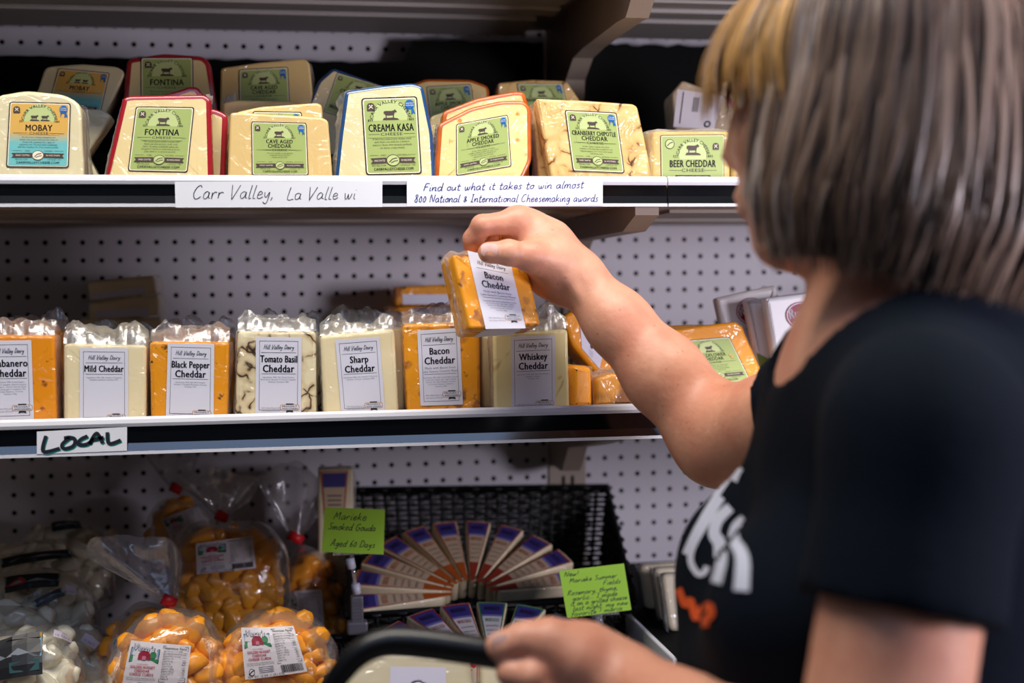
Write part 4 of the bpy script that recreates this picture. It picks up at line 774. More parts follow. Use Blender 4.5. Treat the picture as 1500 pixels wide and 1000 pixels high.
def curd_bag(label, Y, outline, df, neck=None, rim=None, lab=None, lean=12, kinds=None, n=70, spacing=.0155, seed=0, core=None, tie='ring', yaw=0, sc=1.0, rest=None):
    mx = sum(p[0] for p in outline)/len(outline); my = max(p[1] for p in outline); fr = Fr(P(mx, my, Y), yaw, lean); pl = Pillow(fr, outline, df, df*.8, seed)
    c = fr.pt(pl.c.x, min(p.y for p in pl.o)); root = thing('curd_bag', c, label, 'bag of cheese curds', 'bags of orange cheese curds')
    kinds = kinds or CURDS
    mb = MB(); pl.surf(mb, kinds[0].materials[0], .86, .72, .012); mb.build('curds_below', root, kind='stuff')
    fill(root, pl, kinds, n, spacing, .93, seed, sc=sc)
    mb = MB(); pl.surf(mb, bagfilm, 1.02, 1.20, .004)
    mb.build('bag_film', root)
    if neck:
        fb = MB(); flare(fb, fr, neck, rim, bagtop, seed=seed); top = fb.build('bag_top', root)
        nk = fr.uv(*neck); tb = MB(); tb.tube([fr.pt(nk.x-.003, nk.y-.005, .003), fr.pt(nk.x+.003, nk.y+.006, .003)], .0085 if tie == 'ring' else .011, tie_red, 12); tb.build('tape_tie', root, label='red tape tie')
        # gathered film between body and neck
        gb = MB(); a0 = [p for p in pl.o if p.y > pl.c.y+.5*(max(q.y for q in pl.o)-pl.c.y)]; a0 = sorted(a0, key=lambda p: p.x)
        if len(a0) > 3: 
            n_ = len(a0); vs = [fr.pt(nk.x+(i/(n_-1)-.5)*.012, nk.y-.004, .004)[:] for i in range(n_)]+[fr.pt(p.x, p.y, .004)[:] for p in a0]; gb.add(vs, [(i, i+1, n_+i+1, n_+i) for i in range(n_-1)], bagfilm, True); gb.build('neck_film', root)
    if lab:
        lb = MB(); cv = Canvas(lb, fr, lab, d0=.003, fn=lambda p: pl.df*1.24*pl.h(p)); vern_label(cv); lb.build('label', root)
    return root
curd_bag('orange curd bag at the very back, its neck tied under the middle shelf', -.13, [(222,740),(258,726),(300,738),(318,790),(310,880),(220,880),(212,790)], .035, (258,716), [(236,700),(214,668),(232,650),(262,646),(290,660),(284,690)], [(240,762),(292,742),(308,776),(256,792)], kinds=DISCS, n=40, seed=3)
curd_bag('orange curd bag beside the lime gouda note, tied with flat red tape', -.20, [(420,815),(445,798),(478,812),(500,850),(507,930),(500,1010),(412,1010),(408,880)], .035, (433,788), [(420,770),(378,708),(390,690),(420,678),(455,690),(480,712),(466,755),(446,778)], [(392,868),(470,862),(474,916),(400,925)], n=60, seed=5, tie='wide')
curd_bag('upright orange bag of flat golden nuggets in the middle with a frosted open top', -.27, [(268,768),(330,760),(398,770),(418,800),(426,895),(400,990),(262,990),(245,900),(255,800)], .045, (325,757), [(312,735),(262,706),(290,700),(312,684),(340,692),(378,700),(366,730),(340,752)], [(291,797),(372,786),(377,832),(293,841)], kinds=DISCS, n=95, spacing=.015, seed=4, tie='ring')
curd_bag('orange curd bag half hidden behind the front left curd bag', -.40, [(175,900),(205,880),(240,885),(262,930),(260,1060),(150,1060),(150,960)], .035, lab=[(172,934),(205,912),(200,960),(166,978)], n=40, seed=6)
curd_bag('front left orange curd bag with bunched clear top tied by a red ring', -.47, [(200,905),(248,888),(292,893),(320,920),(333,985),(325,1065),(160,1065),(150,990),(172,940)], .05, (248,881), [(236,862),(170,838),(128,812),(150,788),(196,784),(248,790),(266,820),(258,858)], [(200,934),(286,941),(278,1010),(186,1008)], n=60, seed=1)
curd_bag('front right orange curd bag with skewed label, in front of the golden nugget bag', -.46, [(340,915),(372,893),(420,888),(465,905),(492,940),(497,1065),(325,1065),(322,960)], .045, lab=[(355,917),(430,914),(450,978),(362,990)], n=65, seed=2)

# white curd bags, flat packs in a pile
tagw = mat('price_sticker', '#cfc6d6', .5); lred = mat('printed_red_flash', '#a8231f', .45); lblk = mat('printed_black_scene', '#17171c', .45); lgold = mat('printed_gold_band', '#a88838', .4); lsky = mat('printed_pale_sky', '#6fa3bd', .45)
def white_label(cv, red=False):
    w = cv.w; cv.sheet(lblk, 4); cv.rect(.02, .40, w-.02, .82, lsky, 3); cv.rect(.02, .82, w-.02, .97, lgold, 3); cv.line([(.05, .88), (w*.5, .92), (w-.05, .86)], .035, lblk, 5)
    cv.poly([(w*.1,.40),(w*.25,.62),(w*.4,.48),(w*.6,.66),(w*.8,.5),(w*.95,.40)], mat('printed_grey_hills', '#7c828c', .5), 4); cv.rect(w*.45, .1, w*.95, .34, mat('printed_dark_teal', '#1e4a4c', .5), 3)
    if red: cv.poly([(w*.02,.35),(w*.30,.85),(w*.40,.60),(w*.36,.35)], lred, 6)
def sticker(cv): cv.sheet(tagw, 2); cv.text('10.56/1', cv.w*.5, .15, .28, grey_ink, maxw=cv.w*.8, layer=2)
def white_bag(label, Y, outline, df, labs=(), stickers=(), n=40, seed=0, lean=35):
    mx = sum(p[0] for p in outline)/len(outline); my = max(p[1] for p in outline); fr = Fr(P(mx, my, Y), 0, lean); pl = Pillow(fr, outline, df, df*.7, seed)
    root = thing('curd_bag', fr.pt(pl.c.x, min(p.y for p in pl.o)), label, 'bag of cheese curds', 'bags of white cheese curds')
    mb = MB(); pl.surf(mb, c_curdw, .85, .7, .016); mb.build('curds_below', root, kind='stuff')
    fill(root, pl, CURDW, n, .019, 1.0, seed); mb = MB(); pl.surf(mb, bagfilm, 1.02, 1.32, .006); mb.build('bag_film', root)
    for q, rd in labs:
        lb = MB(); cv = Canvas(lb, fr, q, d0=.004, fn=lambda p: pl.df*1.34*pl.h(p)); white_label(cv, rd); lb.build('label', root)
    for q in stickers:
        lb = MB(); cv = Canvas(lb, fr, q, d0=.006, fn=lambda p: pl.df*1.34*pl.h(p)); sticker(cv); lb.build('price_sticker', root)
white_bag('white curd bag highest and furthest back in the dark pile', -.12, [(20,800),(70,770),(130,768),(175,790),(180,850),(10,850)], .03, [([(80,778),(120,772),(126,792),(84,798)], False)], n=22, seed=31)
white_bag('white curd bag in the dark middle of the pile, under the highest one', -.20, [(-30,815),(40,800),(120,798),(165,815),(170,890),(-30,890)], .035, [([(10,838),(110,826),(114,838),(12,852)], False)], n=30, seed=32)
white_bag('white curd bag whose label has a red flash, with a price sticker at its end', -.28, [(-20,850),(20,843),(100,840),(135,860),(150,920),(130,940),(-20,940)], .04, [([(17,868),(98,862),(96,884),(19,892)], True), ([(58,906),(100,885),(106,896),(66,914)], False)], [[(104,880),(119,881),(121,893),(108,894)]], n=34, seed=33)
white_bag('white curd bag lying crossways under clear film, between the two stickered bags', -.36, [(-30,895),(30,893),(85,908),(90,950),(-30,960)], .035, [([(-4,945),(20,944),(18,950),(-6,953)], True)], n=20, seed=34)
white_bag('white curd bag with a price sticker squeezed against the orange bags', -.40, [(100,925),(125,915),(155,925),(165,970),(160,1040),(105,1040)], .035, [], [[(134,949),(154,960),(147,972),(128,962)]], n=20, seed=35)
white_bag('frontmost white curd bag with large scenic label and price sticker', -.47, [(-30,945),(30,930),(90,920),(112,940),(120,1050),(-30,1050)], .04, [([(-12,968),(75,948),(74,1010),(-12,1020)], False)], [[(89,943),(108,941),(110,953),(89,955)]], n=34, seed=36)

# ------------------------------------------------------------------ baskets and gouda fans
wick = mat('black_woven_resin', '#050506', .5, bump=.3, bscale=120)
def weave(mb, A, B, Cc, D, rows, cols, thick=.0030):
    """woven panel A-B top edge, D-C bottom edge"""
    A, B, Cc, D = map(Vector, (A, B, Cc, D)); nrm = (B-A).cross(D-A).normalized()
    for j in range(cols+1):
        s_ = j/cols; mb.tube([A.lerp(B, s_), D.lerp(Cc, s_)], thick*.9, wick, 5)
    for i in range(rows+1):
        t = i/rows; L0 = A.lerp(D, t); R0 = B.lerp(Cc, t); path = []
        for j in range(cols*2+1):
            path.append(L0.lerp(R0, j/(cols*2))+nrm*(thick*1.7*math.cos(math.pi*(j/2+i))))
        mb.tube(path, thick*.95, wick, 5, sq=.8)
def basket(label, tl, tr, fr_, fl, zb, inset=.02, rows=26):
    cx = [(a.x+0) for a in (tl, tr, fr_, fl)]; c = sum((tl, tr, fr_, fl), Vector())/4
    root = thing('wicker_basket', (c.x, c.y, zb), label, 'basket', 'black wicker baskets')
    def bot(p): return Vector((p.x+(c.x-p.x)*.10, p.y+(c.y-p.y)*.10, zb+.004))
    for nm, (a, b) in (('back_panel', (tl, tr)), ('side_panel', (tr, fr_)), ('front_panel', (fr_, fl)), ('side_panel', (fl, tl))):
        mb = MB(); L = (a-b).length; weave(mb, a, b, bot(b), bot(a), rows if nm != 'front_panel' else max(4, int(rows*.35)), max(6, int(L/.016))); mb.build(nm, root)
    mb = MB(); mb.tube([tl, tr, fr_, fl, tl], .0052, wick, 8); mb.build('rim', root)
    mb = MB(); q = [bot(p) for p in (tl, tr, fr_, fl)]; mb.prism([p[:] for p in q], (0, 0, .004), wick); mb.build('base', root)
    return root
bz = P(700, 884, -.33)
basket('black wicker basket at the back holding the smoked gouda fan', P(512, 718, -.035), P(890, 713, -.035), P(926, 872, -.33), P(512, 903, -.33), ZB)
basket('black wicker basket in front holding the summer fields gouda fan', Vector((P(480,960,-.5).x, -.355, -.490)), Vector((P(935,960,-.5).x, -.355, -.490)), Vector((P(935,960,-.5).x-.0, -.655, -.520)), Vector((P(480,960,-.5).x, -.655, -.520)), ZB, rows=6)
g_body = cheese_mat('gouda_cream', '#d9c9a8'); g_paper = mat('gouda_label_beige', '#b9a288', .5, coat=.3, var=.12, vscale=60); g_blue = mat('gouda_label_indigo', '#3a3478', .45, coat=.3); g_lav = mat('gouda_label_lavender', '#6f6aa8', .45); g_or = mat('gouda_label_rust', '#a8501c', .45, coat=.3); g_red = mat('gouda_label_red', '#9c1f28', .45, coat=.3); g_grn = mat('gouda_label_green', '#1e7a4c', .45, coat=.3); g_rdk = mat('gouda_label_brick', '#8e3222', .45, coat=.3); g_wht = mat('gouda_label_white', '#cfc9c9', .5, coat=.3); g_txt = mat('gouda_label_print', '#54493f', .6); g_nav = mat('gouda_label_navy', '#241c44', .5)
def gouda(label, O, tilt, ang, R, half, th, edge, tip, back, group, roll=0, name='gouda_wedge', scale_r=1.0):
    a = math.radians(tilt); ex = Vector((1, 0, 0)); ey = Vector((0, math.cos(a), math.sin(a))); n = ex.cross(ey)
    w = math.radians(ang); rd = ex*math.cos(w)+ey*math.sin(w); tg = -ex*math.sin(w)+ey*math.cos(w)
    if roll: Mr = Matrix.Rotation(math.radians(roll), 3, rd); tg = Mr @ tg; nn = Mr @ n
    else: nn = n
    h = math.radians(half)
    def q(r, t, d=0): return O+rd*(r*math.cos(t))+tg*(r*math.sin(t))+nn*d
    c = q(R*.6, 0, -th); root = thing(name, c, label, 'cheese wedge', group)
    N = 8; r0 = .036
    out = [Vector((R*math.cos(t), R*math.sin(t))) for t in np.linspace(-h, h, N)]+[Vector((r0*math.cos(h), r0*math.sin(h)+.0008)), Vector((r0*math.cos(h), -r0*math.sin(h)-.0008))]
    fr = Fr(O); fr.ex, fr.ez, fr.n = rd, tg, nn
    mb = MB(); slab(mb, fr, round_poly(out, .004, 2), th, g_body, None, .0025); mb.build('cheese', root)
    lb = MB()
    def band(ra, rb, ha, m, layer, nn_=8):
        d = .0008+.0002*layer; ts = np.linspace(-ha, ha, nn_); vs = [fr.pt(r*math.cos(t), r*math.sin(t), d)[:] for r in (ra, rb) for t in ts]; lb.add(vs, [(i, i+1, nn_+i+1, nn_+i) for i in range(nn_-1)], m)
    band(R*.16, R*.975, h*.90, edge, 0); band(R*.19, R*.955, h*.80, back, 1); band(R*.19, R*.40, h*.80, tip, 2); band(R*.80, R*.955, h*.80, g_blue, 2); band(R*.775, R*.80, h*.80, g_lav, 2)
    v, f = glyphs('MARIEKE', .02); x = v[:, 0]; x = (x-x.min())/(x.max()-x.min())
    d = .0008+.0002*4; lb.add([fr.pt((R*.86+.012*b)*math.cos(t), (R*.86+.012*b)*math.sin(t), d)[:] for t, b in ((h*.55-h*1.1*p_, b_) for p_, b_ in zip(x, v[:, 1]))], f, g_nav)
    for k, (t_, r_) in enumerate((('SMOKED GOUDA', .70), ('aged cheese made in Wisconsin', .63), ('raw milk, salt, cultures', .57), ('enzymes NET WT', .51), ('keep cold', .45))):
        v, f = glyphs(t_, .01 if k == 0 else 0); x = v[:, 0]; x = (x-x.min())/(x.max()-x.min()); s_ = .010 if k == 0 else .006; d = .0008+.0002*4
        lb.add([fr.pt((R*r_+s_*b)*math.cos(t), (R*r_+s_*b)*math.sin(t), d)[:] for t, b in ((h*.6-h*1.2*p_, b_) for p_, b_ in zip(x, v[:, 1]))], f, g_txt if k else tip)
    lb.build('label', root, label='printed label with indigo band')
    return root
O1 = P(690, 868, -.30); O2 = P(722, 990, -.50)
ordn = ['lowest at the left end', 'second from the left end', 'third from the left end', 'fourth from the left end', 'left of the upright one', 'standing nearly upright at the top', 'right of the upright one', 'fourth from the right end', 'third from the right end', 'second from the right end', 'lowest at the right end']
angs = [183, 164, 147, 131, 114, 97, 79, 61, 43, 26, 8]
for i, (ag, od) in enumerate(zip(angs, ordn)):
    red = i >= 6; gouda('smoked gouda wedge %s of the back basket fan' % od, O1, 27, ag, .152, 6.6, .040, g_rdk if red else g_or, g_rdk if red else g_or, g_paper, 'smoked gouda wedges fanned in the back basket')
ord2 = ['lowest on the left, red edged', 'second on the left, red edged', 'third on the left, red edged', 'red edged, just left of the middle', 'red edged, at the middle', 'green edged, just right of the middle', 'green edged, second right of the middle', 'green edged, third right of the middle', 'green edged, lowest under the yellow-green note']
angs2 = [170, 152, 134, 116, 99, 82, 64, 46, 22]
for i, (ag, od) in enumerate(zip(angs2, ord2)):
    e = g_red if i < 5 else g_grn; gouda('summer gouda wedge in the front fan, %s' % od, O2, 18, ag, .158, 7.0, .040, e, e, g_wht, 'summer gouda wedges fanned in the front basket')
# tall wedge box standing at the back
def box_label(cv): w = cv.w; cv.sheet(g_or); cv.rect(.03, .02, w-.03, .98, g_paper, 1); cv.rect(.03, .68, w-.03, .96, g_blue, 2); [cv.rect(w*.2, .5-.09*i, w*.8, .53-.09*i, g_txt, 2) for i in range(5)]
cheese('gouda_wedge', 'gouda wedge standing upright behind the green gouda note', 'cheese wedge', 'gouda wedges outside the fans', -.16, [(466,688),(517,686),(520,880),(466,880)], .035, g_body, None, corner=.003, lab=(box_label, [(469,690),(510,689),(504,764),(476,764)], {}), fins=[(1,2,.006)], seed=95)
# wrapped pieces under the black handle
def logo_label(cv):
    w = cv.w; cv.sheet(mat('pack_lilac_label', '#c6c3d6', .5)); cv.circle(w*.5, .42, .26, ink, 1, 18); cv.circle(w*.5, .42, .23, white_pr, 2, 18); cv.poly([(w*.5-.15,.3),(w*.5-.02,.38),(w*.5,.62),(w*.5+.06,.42),(w*.5+.16,.34),(w*.5+.1,.26)], ink, 3); cv.arc('CHEESE CO', w*.5, .42, .235, math.radians(160), math.radians(20), .05, ink, layer=3)
c_pk = cheese_mat('cheese_beige_wrapped', '#cbbfa2')
cheese('cheese_pack', 'large beige wrapped cheese with lilac logo label under the black handle', 'cheese', 'wrapped cheeses in front of the gouda fans', -.665, [(500,968),(540,952),(690,958),(700,1075),(495,1075)], .045, c_pk, None, lean=20, corner=.012, r=.008, lab=(logo_label, [(572,976),(653,977),(654,1040),(570,1040)], {}), fins=[(1,2,.006)], seed=96)
cheese('cheese_pack', 'beige wrapped cheese end beside the hand under the black handle', 'cheese', 'wrapped cheeses in front of the gouda fans', -.655, [(705,962),(770,962),(790,1075),(705,1075)], .045, c_pk, None, lean=20, corner=.008, r=.006, seed=97)

# ------------------------------------------------------------------ notes on stands
note = mat('lime_note_paper', '#a5d83a', .6); clear_pl = film_mat('clear_hard_plastic', clear=.6, white=.5, rough=.08, tint=(.75,.75,.78,1)); white_pl = mat('white_plastic_joint', '#d9d9e6', .35); smoke_pl = mat('smoky_plastic_clip', '#6a666c', .35)
def n1(cv): cv.hand('Marieke', cv.w*.14, .74, .085, .014, penink, fit=cv.w*.55, slant=.35); cv.hand('Smoked Gouda', cv.w*.07, .51, .075, .014, penink, fit=cv.w*.78, slant=.35); cv.hand('Aged 60 Days', cv.w*.13, .14, .075, .014, penink, fit=cv.w*.72, slant=.35)
def n2(cv):
    for t, x, y, f in (('New!', .06, .84, .22), ('Marieke Summer', .12, .70, .74), ('Fields', .62, .57, .28), ('Rosemary, thyme,', .06, .44, .78), ('garlic... I made', .12, .32, .70), ('it on a grilled cheese', .08, .215, .88), ('last night. my new', .10, .105, .86), ('favorite ! maria', .06, -.0, .8)): cv.hand(t, cv.w*x, y+.025, .048, .012, mat('pen_ink_green_black', '#0f3a34', .5), fit=cv.w*f, slant=.3)
def note_card(label, corners, Y, draw, lean=4):
    fr = Fr(P(corners[3][0], corners[3][1], Y), 0, lean); mb = MB(); cv = Canvas(mb, fr, corners, d0=0); cv.sheet(note); draw(cv)
    q = [Vector(cv.map(*t, 0)) for t in ((0,0),(cv.w,0),(cv.w,1),(0,1))]; mb.prism([(p-fr.n*.0004)[:] for p in q], (-fr.n*.0008)[:], note)
    o = mb.build('note_card'); rebase(o); return tag(o, label, 'note', 'lime note cards')
note_card('lime note card about smoked gouda aged 60 days', [(476,743),(564,746),(562,812),(471,808)], -.375, n1)
note_card('yellow-green note card crowded with eight lines of handwriting', [(819,836),(914,825),(925,893),(831,905)], -.40, n2)
def stand(label, top, bot, Y, joints, clip):
    a, b = P(*top, Y+.003), P(*bot, Y+.003); root = thing('note_stand', b, label, 'note stand', 'plastic note stands')
    mb = MB(); mb.tube([a, b], .0022, clear_pl, 8); mb.build('stem', root)
    mb = MB(); t = P(top[0], top[1]-2, Y+.003); mb.box((t.x-.022, t.y, t.z-.001), (t.x+.028, t.y+.004, t.z+.006), clear_pl); mb.build('card_grip', root)
    for x, y in joints: mb = MB(); p = P(x, y, Y+.002); mb.tube([p+Vector((-.001, 0, .006)), p+Vector((.001, 0, -.006))], .0052, white_pl if clip else clear_pl, 6); mb.build('joint', root)
    if clip:
        mb = MB(); p = b; mb.box((p.x-.007, p.y-.006, p.z-.036), (p.x+.008, p.y+.006, p.z), smoke_pl, .002); mb.box((p.x-.012, p.y-.008, p.z-.046), (p.x+.013, p.y+.008, p.z-.030), smoke_pl, .003)
        for i in range(3): mb.box((p.x-.006, p.y-.008, p.z-.010-.008*i), (p.x+.007, p.y-.005, p.z-.007-.008*i), smoke_pl)
        mb.build('clip', root)
    return root
stand('clear note stand with white joints and grey clip on the back basket rim', (515,813), (522,872), -.375, [(514,825),(522,862)], True)
stand('clear plastic note stand holding the yellow-green card', (874,902), (892,985), -.40, [(877,908)], False)

# white blocks on the low right shelf
c_rs = cheese_mat('cheese_white_rounded', '#d8cbae')
def blk_label(cv): w = cv.w; cv.sheet(ink); cv.frame(.02, .02, w-.02, .98, .02, g_grn, 1); cv.circle(w*.5, .5, .15, white_pr, 2, 14); cv.circle(w*.5, .5, .12, ink, 3, 14); cv.text('CHEESE', w*.5, .2, .06, white_pr, maxw=w*.8)
for lb_, Y, poly, lq, sd in (('white rounded cheese block furthest back in the row on the low right shelf', -.30, [(936,828),(1010,822),(1024,922),(950,922)], [(952,832),(1000,830),(1010,900),(962,902)], 101), ('white rounded cheese block in the middle of the row on the low right shelf', -.36, [(957,832),(1030,828),(1044,936),(972,936)], [(975,838),(1022,836),(1030,915),(985,918)], 102), ('white rounded cheese block nearest the front of the row on the low right shelf', -.41, [(968,840),(1045,838),(1056,948),(983,948)], [(996,857),(1036,856),(1042,930),(1003,934)], 103)):
    cheese('cheese_block', lb_, 'cheese', 'white blocks on the low right shelf', Y, poly, .022, c_rs, None, lean=6, corner=.010, r=.006, base=ZL-.006, lab=(blk_label, lq, {}), fins=[(0,3,.002)], seed=sd)
# ------------------------------------------------------------------ the shopper
def surface_nets(F, org, h):
    F = F.astype(np.float32); ins = F < 0; nx, ny, nz = F.shape
    cnt = np.zeros((nx-1, ny-1, nz-1), np.int8)
    cs = [(i, j, k) for i in (0, 1) for j in (0, 1) for k in (0, 1)]
    for i, j, k in cs: cnt += ins[i:nx-1+i, j:ny-1+j, k:nz-1+k]
    act = (cnt > 0) & (cnt < 8); I, J, K = np.nonzero(act); n = len(I)
    idx = -np.ones(act.shape, np.int64); idx[I, J, K] = np.arange(n)
    acc = np.zeros((n, 3)); num = np.zeros(n)
    for a in cs:
        for ax in range(3):
            if a[ax]: continue
            b = list(a); b[ax] = 1
            fa = F[I+a[0], J+a[1], K+a[2]]; fb = F[I+b[0], J+b[1], K+b[2]]; m = (fa < 0) != (fb < 0); t = np.where(m, fa/np.where(m, fa-fb, 1), 0)
            p = np.array(a, float)[None, :].repeat(n, 0); p[:, ax] += t; acc[m] += p[m]; num[m] += 1
    V = (np.stack([I, J, K], 1)+acc/num[:, None])*h+np.array(org)
    Q = []
    for ax in range(3):
        s0 = [slice(1, -1)]*3; s0[ax] = slice(0, -1); s1 = list(s0); s1[ax] = slice(1, None)
        a, b = ins[tuple(s0)], ins[tuple(s1)]; e = np.nonzero(a != b); ii = [q+(0 if d == ax else 1) for d, q in enumerate(e)]; up = a[e]
        o1, o2 = [(1, 2), (2, 0), (0, 1)][ax]
        def at(d1, d2):
            w = [q.copy() for q in ii]; w[o1] = w[o1]-d1; w[o2] = w[o2]-d2; return idx[w[0], w[1], w[2]]
        q = np.stack([at(1, 1), at(0, 1), at(0, 0), at(1, 0)], 1); q[~up] = q[~up][:, ::-1]; Q.append(q)
    Q = np.concatenate(Q); return V, Q[(Q >= 0).all(1)]
def npv(p): return np.array(p[:], float)
def cap(a, b, ra, rb, k=.012, sub=False): return ('cap', npv(a), npv(b), ra, rb, k, sub)
def ell(c, r, M=None, k=.012, sub=False): return ('ell', npv(c), np.array(r, float), np.array(M) if M is not None else np.eye(3), 0, k, sub)
def sdf(prims, lo, hi, h, off=0.0):
    lo = np.array(lo, float); n = np.ceil((np.array(hi)-lo)/h).astype(int)+1; F = np.full(n, 1.0, np.float32)
    ax = [lo[i]+h*np.arange(n[i]) for i in range(3)]
    for pr in prims:
        if pr[0] == 'cap': _, a, b, ra, rb, k, sub = pr; R0 = max(ra, rb); l, u = np.minimum(a, b)-R0, np.maximum(a, b)+R0
        else: _, c, r, M, _, k, sub = pr; R0 = r.max(); l, u = c-R0, c+R0
        m = k*1.2+off+2*h+.012; s = [slice(max(0, int((l[i]-m-lo[i])/h)), max(0, min(n[i], int((u[i]+m-lo[i])/h)+2))) for i in range(3)]
        if any(q.stop <= q.start for q in s): continue
        X, Y, Z = np.meshgrid(*[ax[i][s[i]] for i in range(3)], indexing='ij', sparse=True)
        if pr[0] == 'cap':
            d = b-a; L2 = max(1e-9, d@d); t = np.clip(((X-a[0])*d[0]+(Y-a[1])*d[1]+(Z-a[2])*d[2])/L2, 0, 1)
            D = np.sqrt((X-a[0]-t*d[0])**2+(Y-a[1]-t*d[1])**2+(Z-a[2]-t*d[2])**2)-(ra+(rb-ra)*t)
        else:
            P_ = [(X-c[0])*M[i][0]+(Y-c[1])*M[i][1]+(Z-c[2])*M[i][2] for i in range(3)]
            k0 = np.sqrt(sum((P_[i]/r[i])**2 for i in range(3))); k1 = np.sqrt(sum((P_[i]/r[i]**2)**2 for i in range(3))); D = k0*(k0-1)/np.maximum(k1, 1e-6)
        D = D-off; G = F[tuple(s)]
        if sub: hh = np.clip(.5-.5*(G+D)/k, 0, 1); F[tuple(s)] = G*(1-hh)-D*hh+k*hh*(1-hh)
        else: hh = np.clip(.5+.5*(G-D)/k, 0, 1); F[tuple(s)] = G*(1-hh)+D*hh-k*hh*(1-hh)
    return F, lo
def bounds(prims, pad):
    l = np.min([np.minimum(p[1], p[2])-max(p[3], p[4]) if p[0] == 'cap' else p[1]-p[2].max() for p in prims], 0); u = np.max([np.maximum(p[1], p[2])+max(p[3], p[4]) if p[0] == 'cap' else p[1]+p[2].max() for p in prims], 0); return l-pad, u+pad
def smooth_mesh(V, Q, it=2):
    e = np.concatenate([Q[:, [i, (i+1) % 4]] for i in range(4)])
    for _ in range(it):
        S = np.zeros_like(V); N = np.zeros(len(V))
        np.add.at(S, e[:, 0], V[e[:, 1]]); np.add.at(S, e[:, 1], V[e[:, 0]]); np.add.at(N, e[:, 0], 1); np.add.at(N, e[:, 1], 1); V = V*.5+.5*S/np.maximum(N, 1)[:, None]
    return V
def skinned(prims, h, off=0, it=2, box=None):
    l, u = bounds(prims, .02+off) if box is None else box
    F, o = sdf(prims, l, u, h, off); V, Q = surface_nets(F, o, h); return smooth_mesh(V, Q, it), Q
skin = mat('skin', '#d89b7e', .48, sss=.0, var=.10, vscale=110, bump=.22, bscale=150)
def _skin():
    nt = skin.node_tree; L = nt.links; b = nt.nodes['Principled BSDF']; src = b.inputs['Base Color'].links[0].from_socket; tc = [n for n in nt.nodes if n.type == 'TEX_COORD'][0]
    n = nt.nodes.new('ShaderNodeTexNoise'); n.inputs['Scale'].default_value = 24; n.inputs['Detail'].default_value = 5; L.new(tc.outputs['Object'], n.inputs['Vector'])
    r = nt.nodes.new('ShaderNodeMapRange'); r.inputs[1].default_value = .42; r.inputs[2].default_value = .68; r.inputs[4].default_value = .55; L.new(n.outputs['Fac'], r.inputs[0])
    m = nt.nodes.new('ShaderNodeMix'); m.data_type = 'RGBA'; L.new(r.outputs[0], m.inputs[0]); L.new(src, m.inputs[6]); m.inputs[7].default_value = lin('#c4775f'); L.new(m.outputs[2], b.inputs['Base Color'])
    v = nt.nodes.new('ShaderNodeTexVoronoi'); v.inputs['Scale'].default_value = 70; L.new(tc.outputs['Object'], v.inputs['Vector']); r2 = nt.nodes.new('ShaderNodeMapRange'); r2.inputs[1].default_value = .14; r2.inputs[2].default_value = .08; r2.inputs[4].default_value = .35; L.new(v.outputs['Distance'], r2.inputs[0])
    m2 = nt.nodes.new('ShaderNodeMix'); m2.data_type = 'RGBA'; L.new(r2.outputs[0], m2.inputs[0]); L.new(m.outputs[2], m2.inputs[6]); m2.inputs[7].default_value = lin('#a8623f'); L.new(m2.outputs[2], b.inputs['Base Color'])
_skin()
HYAW = math.radians(38); fd = Vector((-math.cos(HYAW), math.sin(HYAW), 0)); lt = Vector((-math.sin(HYAW), -math.cos(HYAW), 0)); upv = Vector((0, 0, 1))   # her forward, her left
HC = P(1268, 150, -1.0); HM = [fd[:], lt[:], upv[:]]
def hp(f, l, u): return HC+fd*f+lt*l+upv*u
TY = math.radians(8); tf = Vector((-math.cos(TY), math.sin(TY), 0)); tl_ = Vector((-math.sin(TY), -math.cos(TY), 0)); TM = [tf[:], tl_[:], upv[:]]
TC_ = P(1315, 790, -1.0)
LS = P(1356, 645, -1.165); LE = P(1272, 1200, -1.20); LW = P(912, 1000, -.97); RS = P(1268, 575, -.85); RE = P(1056, 642, -.66); RW = P(843, 403, -.575)
NB = P(1316, 495, -1.0)
torso = [ell(TC_, (.106, .148, .20), TM, .04), ell(TC_+tf*.086+tl_*.07+upv*(-.045), (.070, .072, .075), TM, .04), ell(TC_+tf*.086-tl_*.07+upv*(-.045), (.070, .072, .075), TM, .04),
    ell(TC_+upv*(-.19)+tf*.040, (.118, .158, .17), TM, .05), ell(TC_+upv*(-.36), (.125, .175, .15), TM, .05), cap(LS, RS, .046, .050, .04), cap(NB+upv*.0, LS+upv*.01, .052, .036, .04), cap(NB, RS+upv*.01, .055, .045, .05),
    ell(TC_+upv*.09-tf*.010, (.082, .14, .10), TM, .05)]
head = [ell(HC, (.098, .076, .112), HM, .02), ell(hp(.030, 0, -.055), (.066, .055, .068), HM, .02), cap(hp(-.018, 0, -.06), NB, .050, .054, .03), ell(hp(.062, 0, -.105), (.024, .028, .020), HM, .02),
    cap(hp(.096, 0, .004), hp(.104, 0, -.034), .007, .011, .012), ell(hp(.095, .011, -.038), (.009, .008, .007), HM, .006), ell(hp(.095, -.011, -.038), (.009, .008, .007), HM, .006), ell(hp(.088, 0, .030), (.012, .048, .010), HM, .014),
    ell(hp(.060, .038, -.025), (.03, .026, .022), HM, .02), ell(hp(.060, -.038, -.025), (.03, .026, .022), HM, .02), ell(hp(.094, 0, -.067), (.009, .022, .006), HM, .006), ell(hp(.092, 0, -.078), (.009, .019, .007), HM, .006),
    ell(hp(-.005, .078, -.01), (.016, .007, .028), HM, .008), ell(hp(-.005, -.078, -.01), (.016, .007, .028), HM, .008), ell(hp(.088, .031, .006), (.010, .014, .008), HM, .006, True), ell(hp(.088, -.031, .006), (.010, .014, .008), HM, .006, True)]
hipL, hipR = TC_+upv*(-.47)+tl_*.085, TC_+upv*(-.47)-tl_*.085
ZF = ZFLOOR
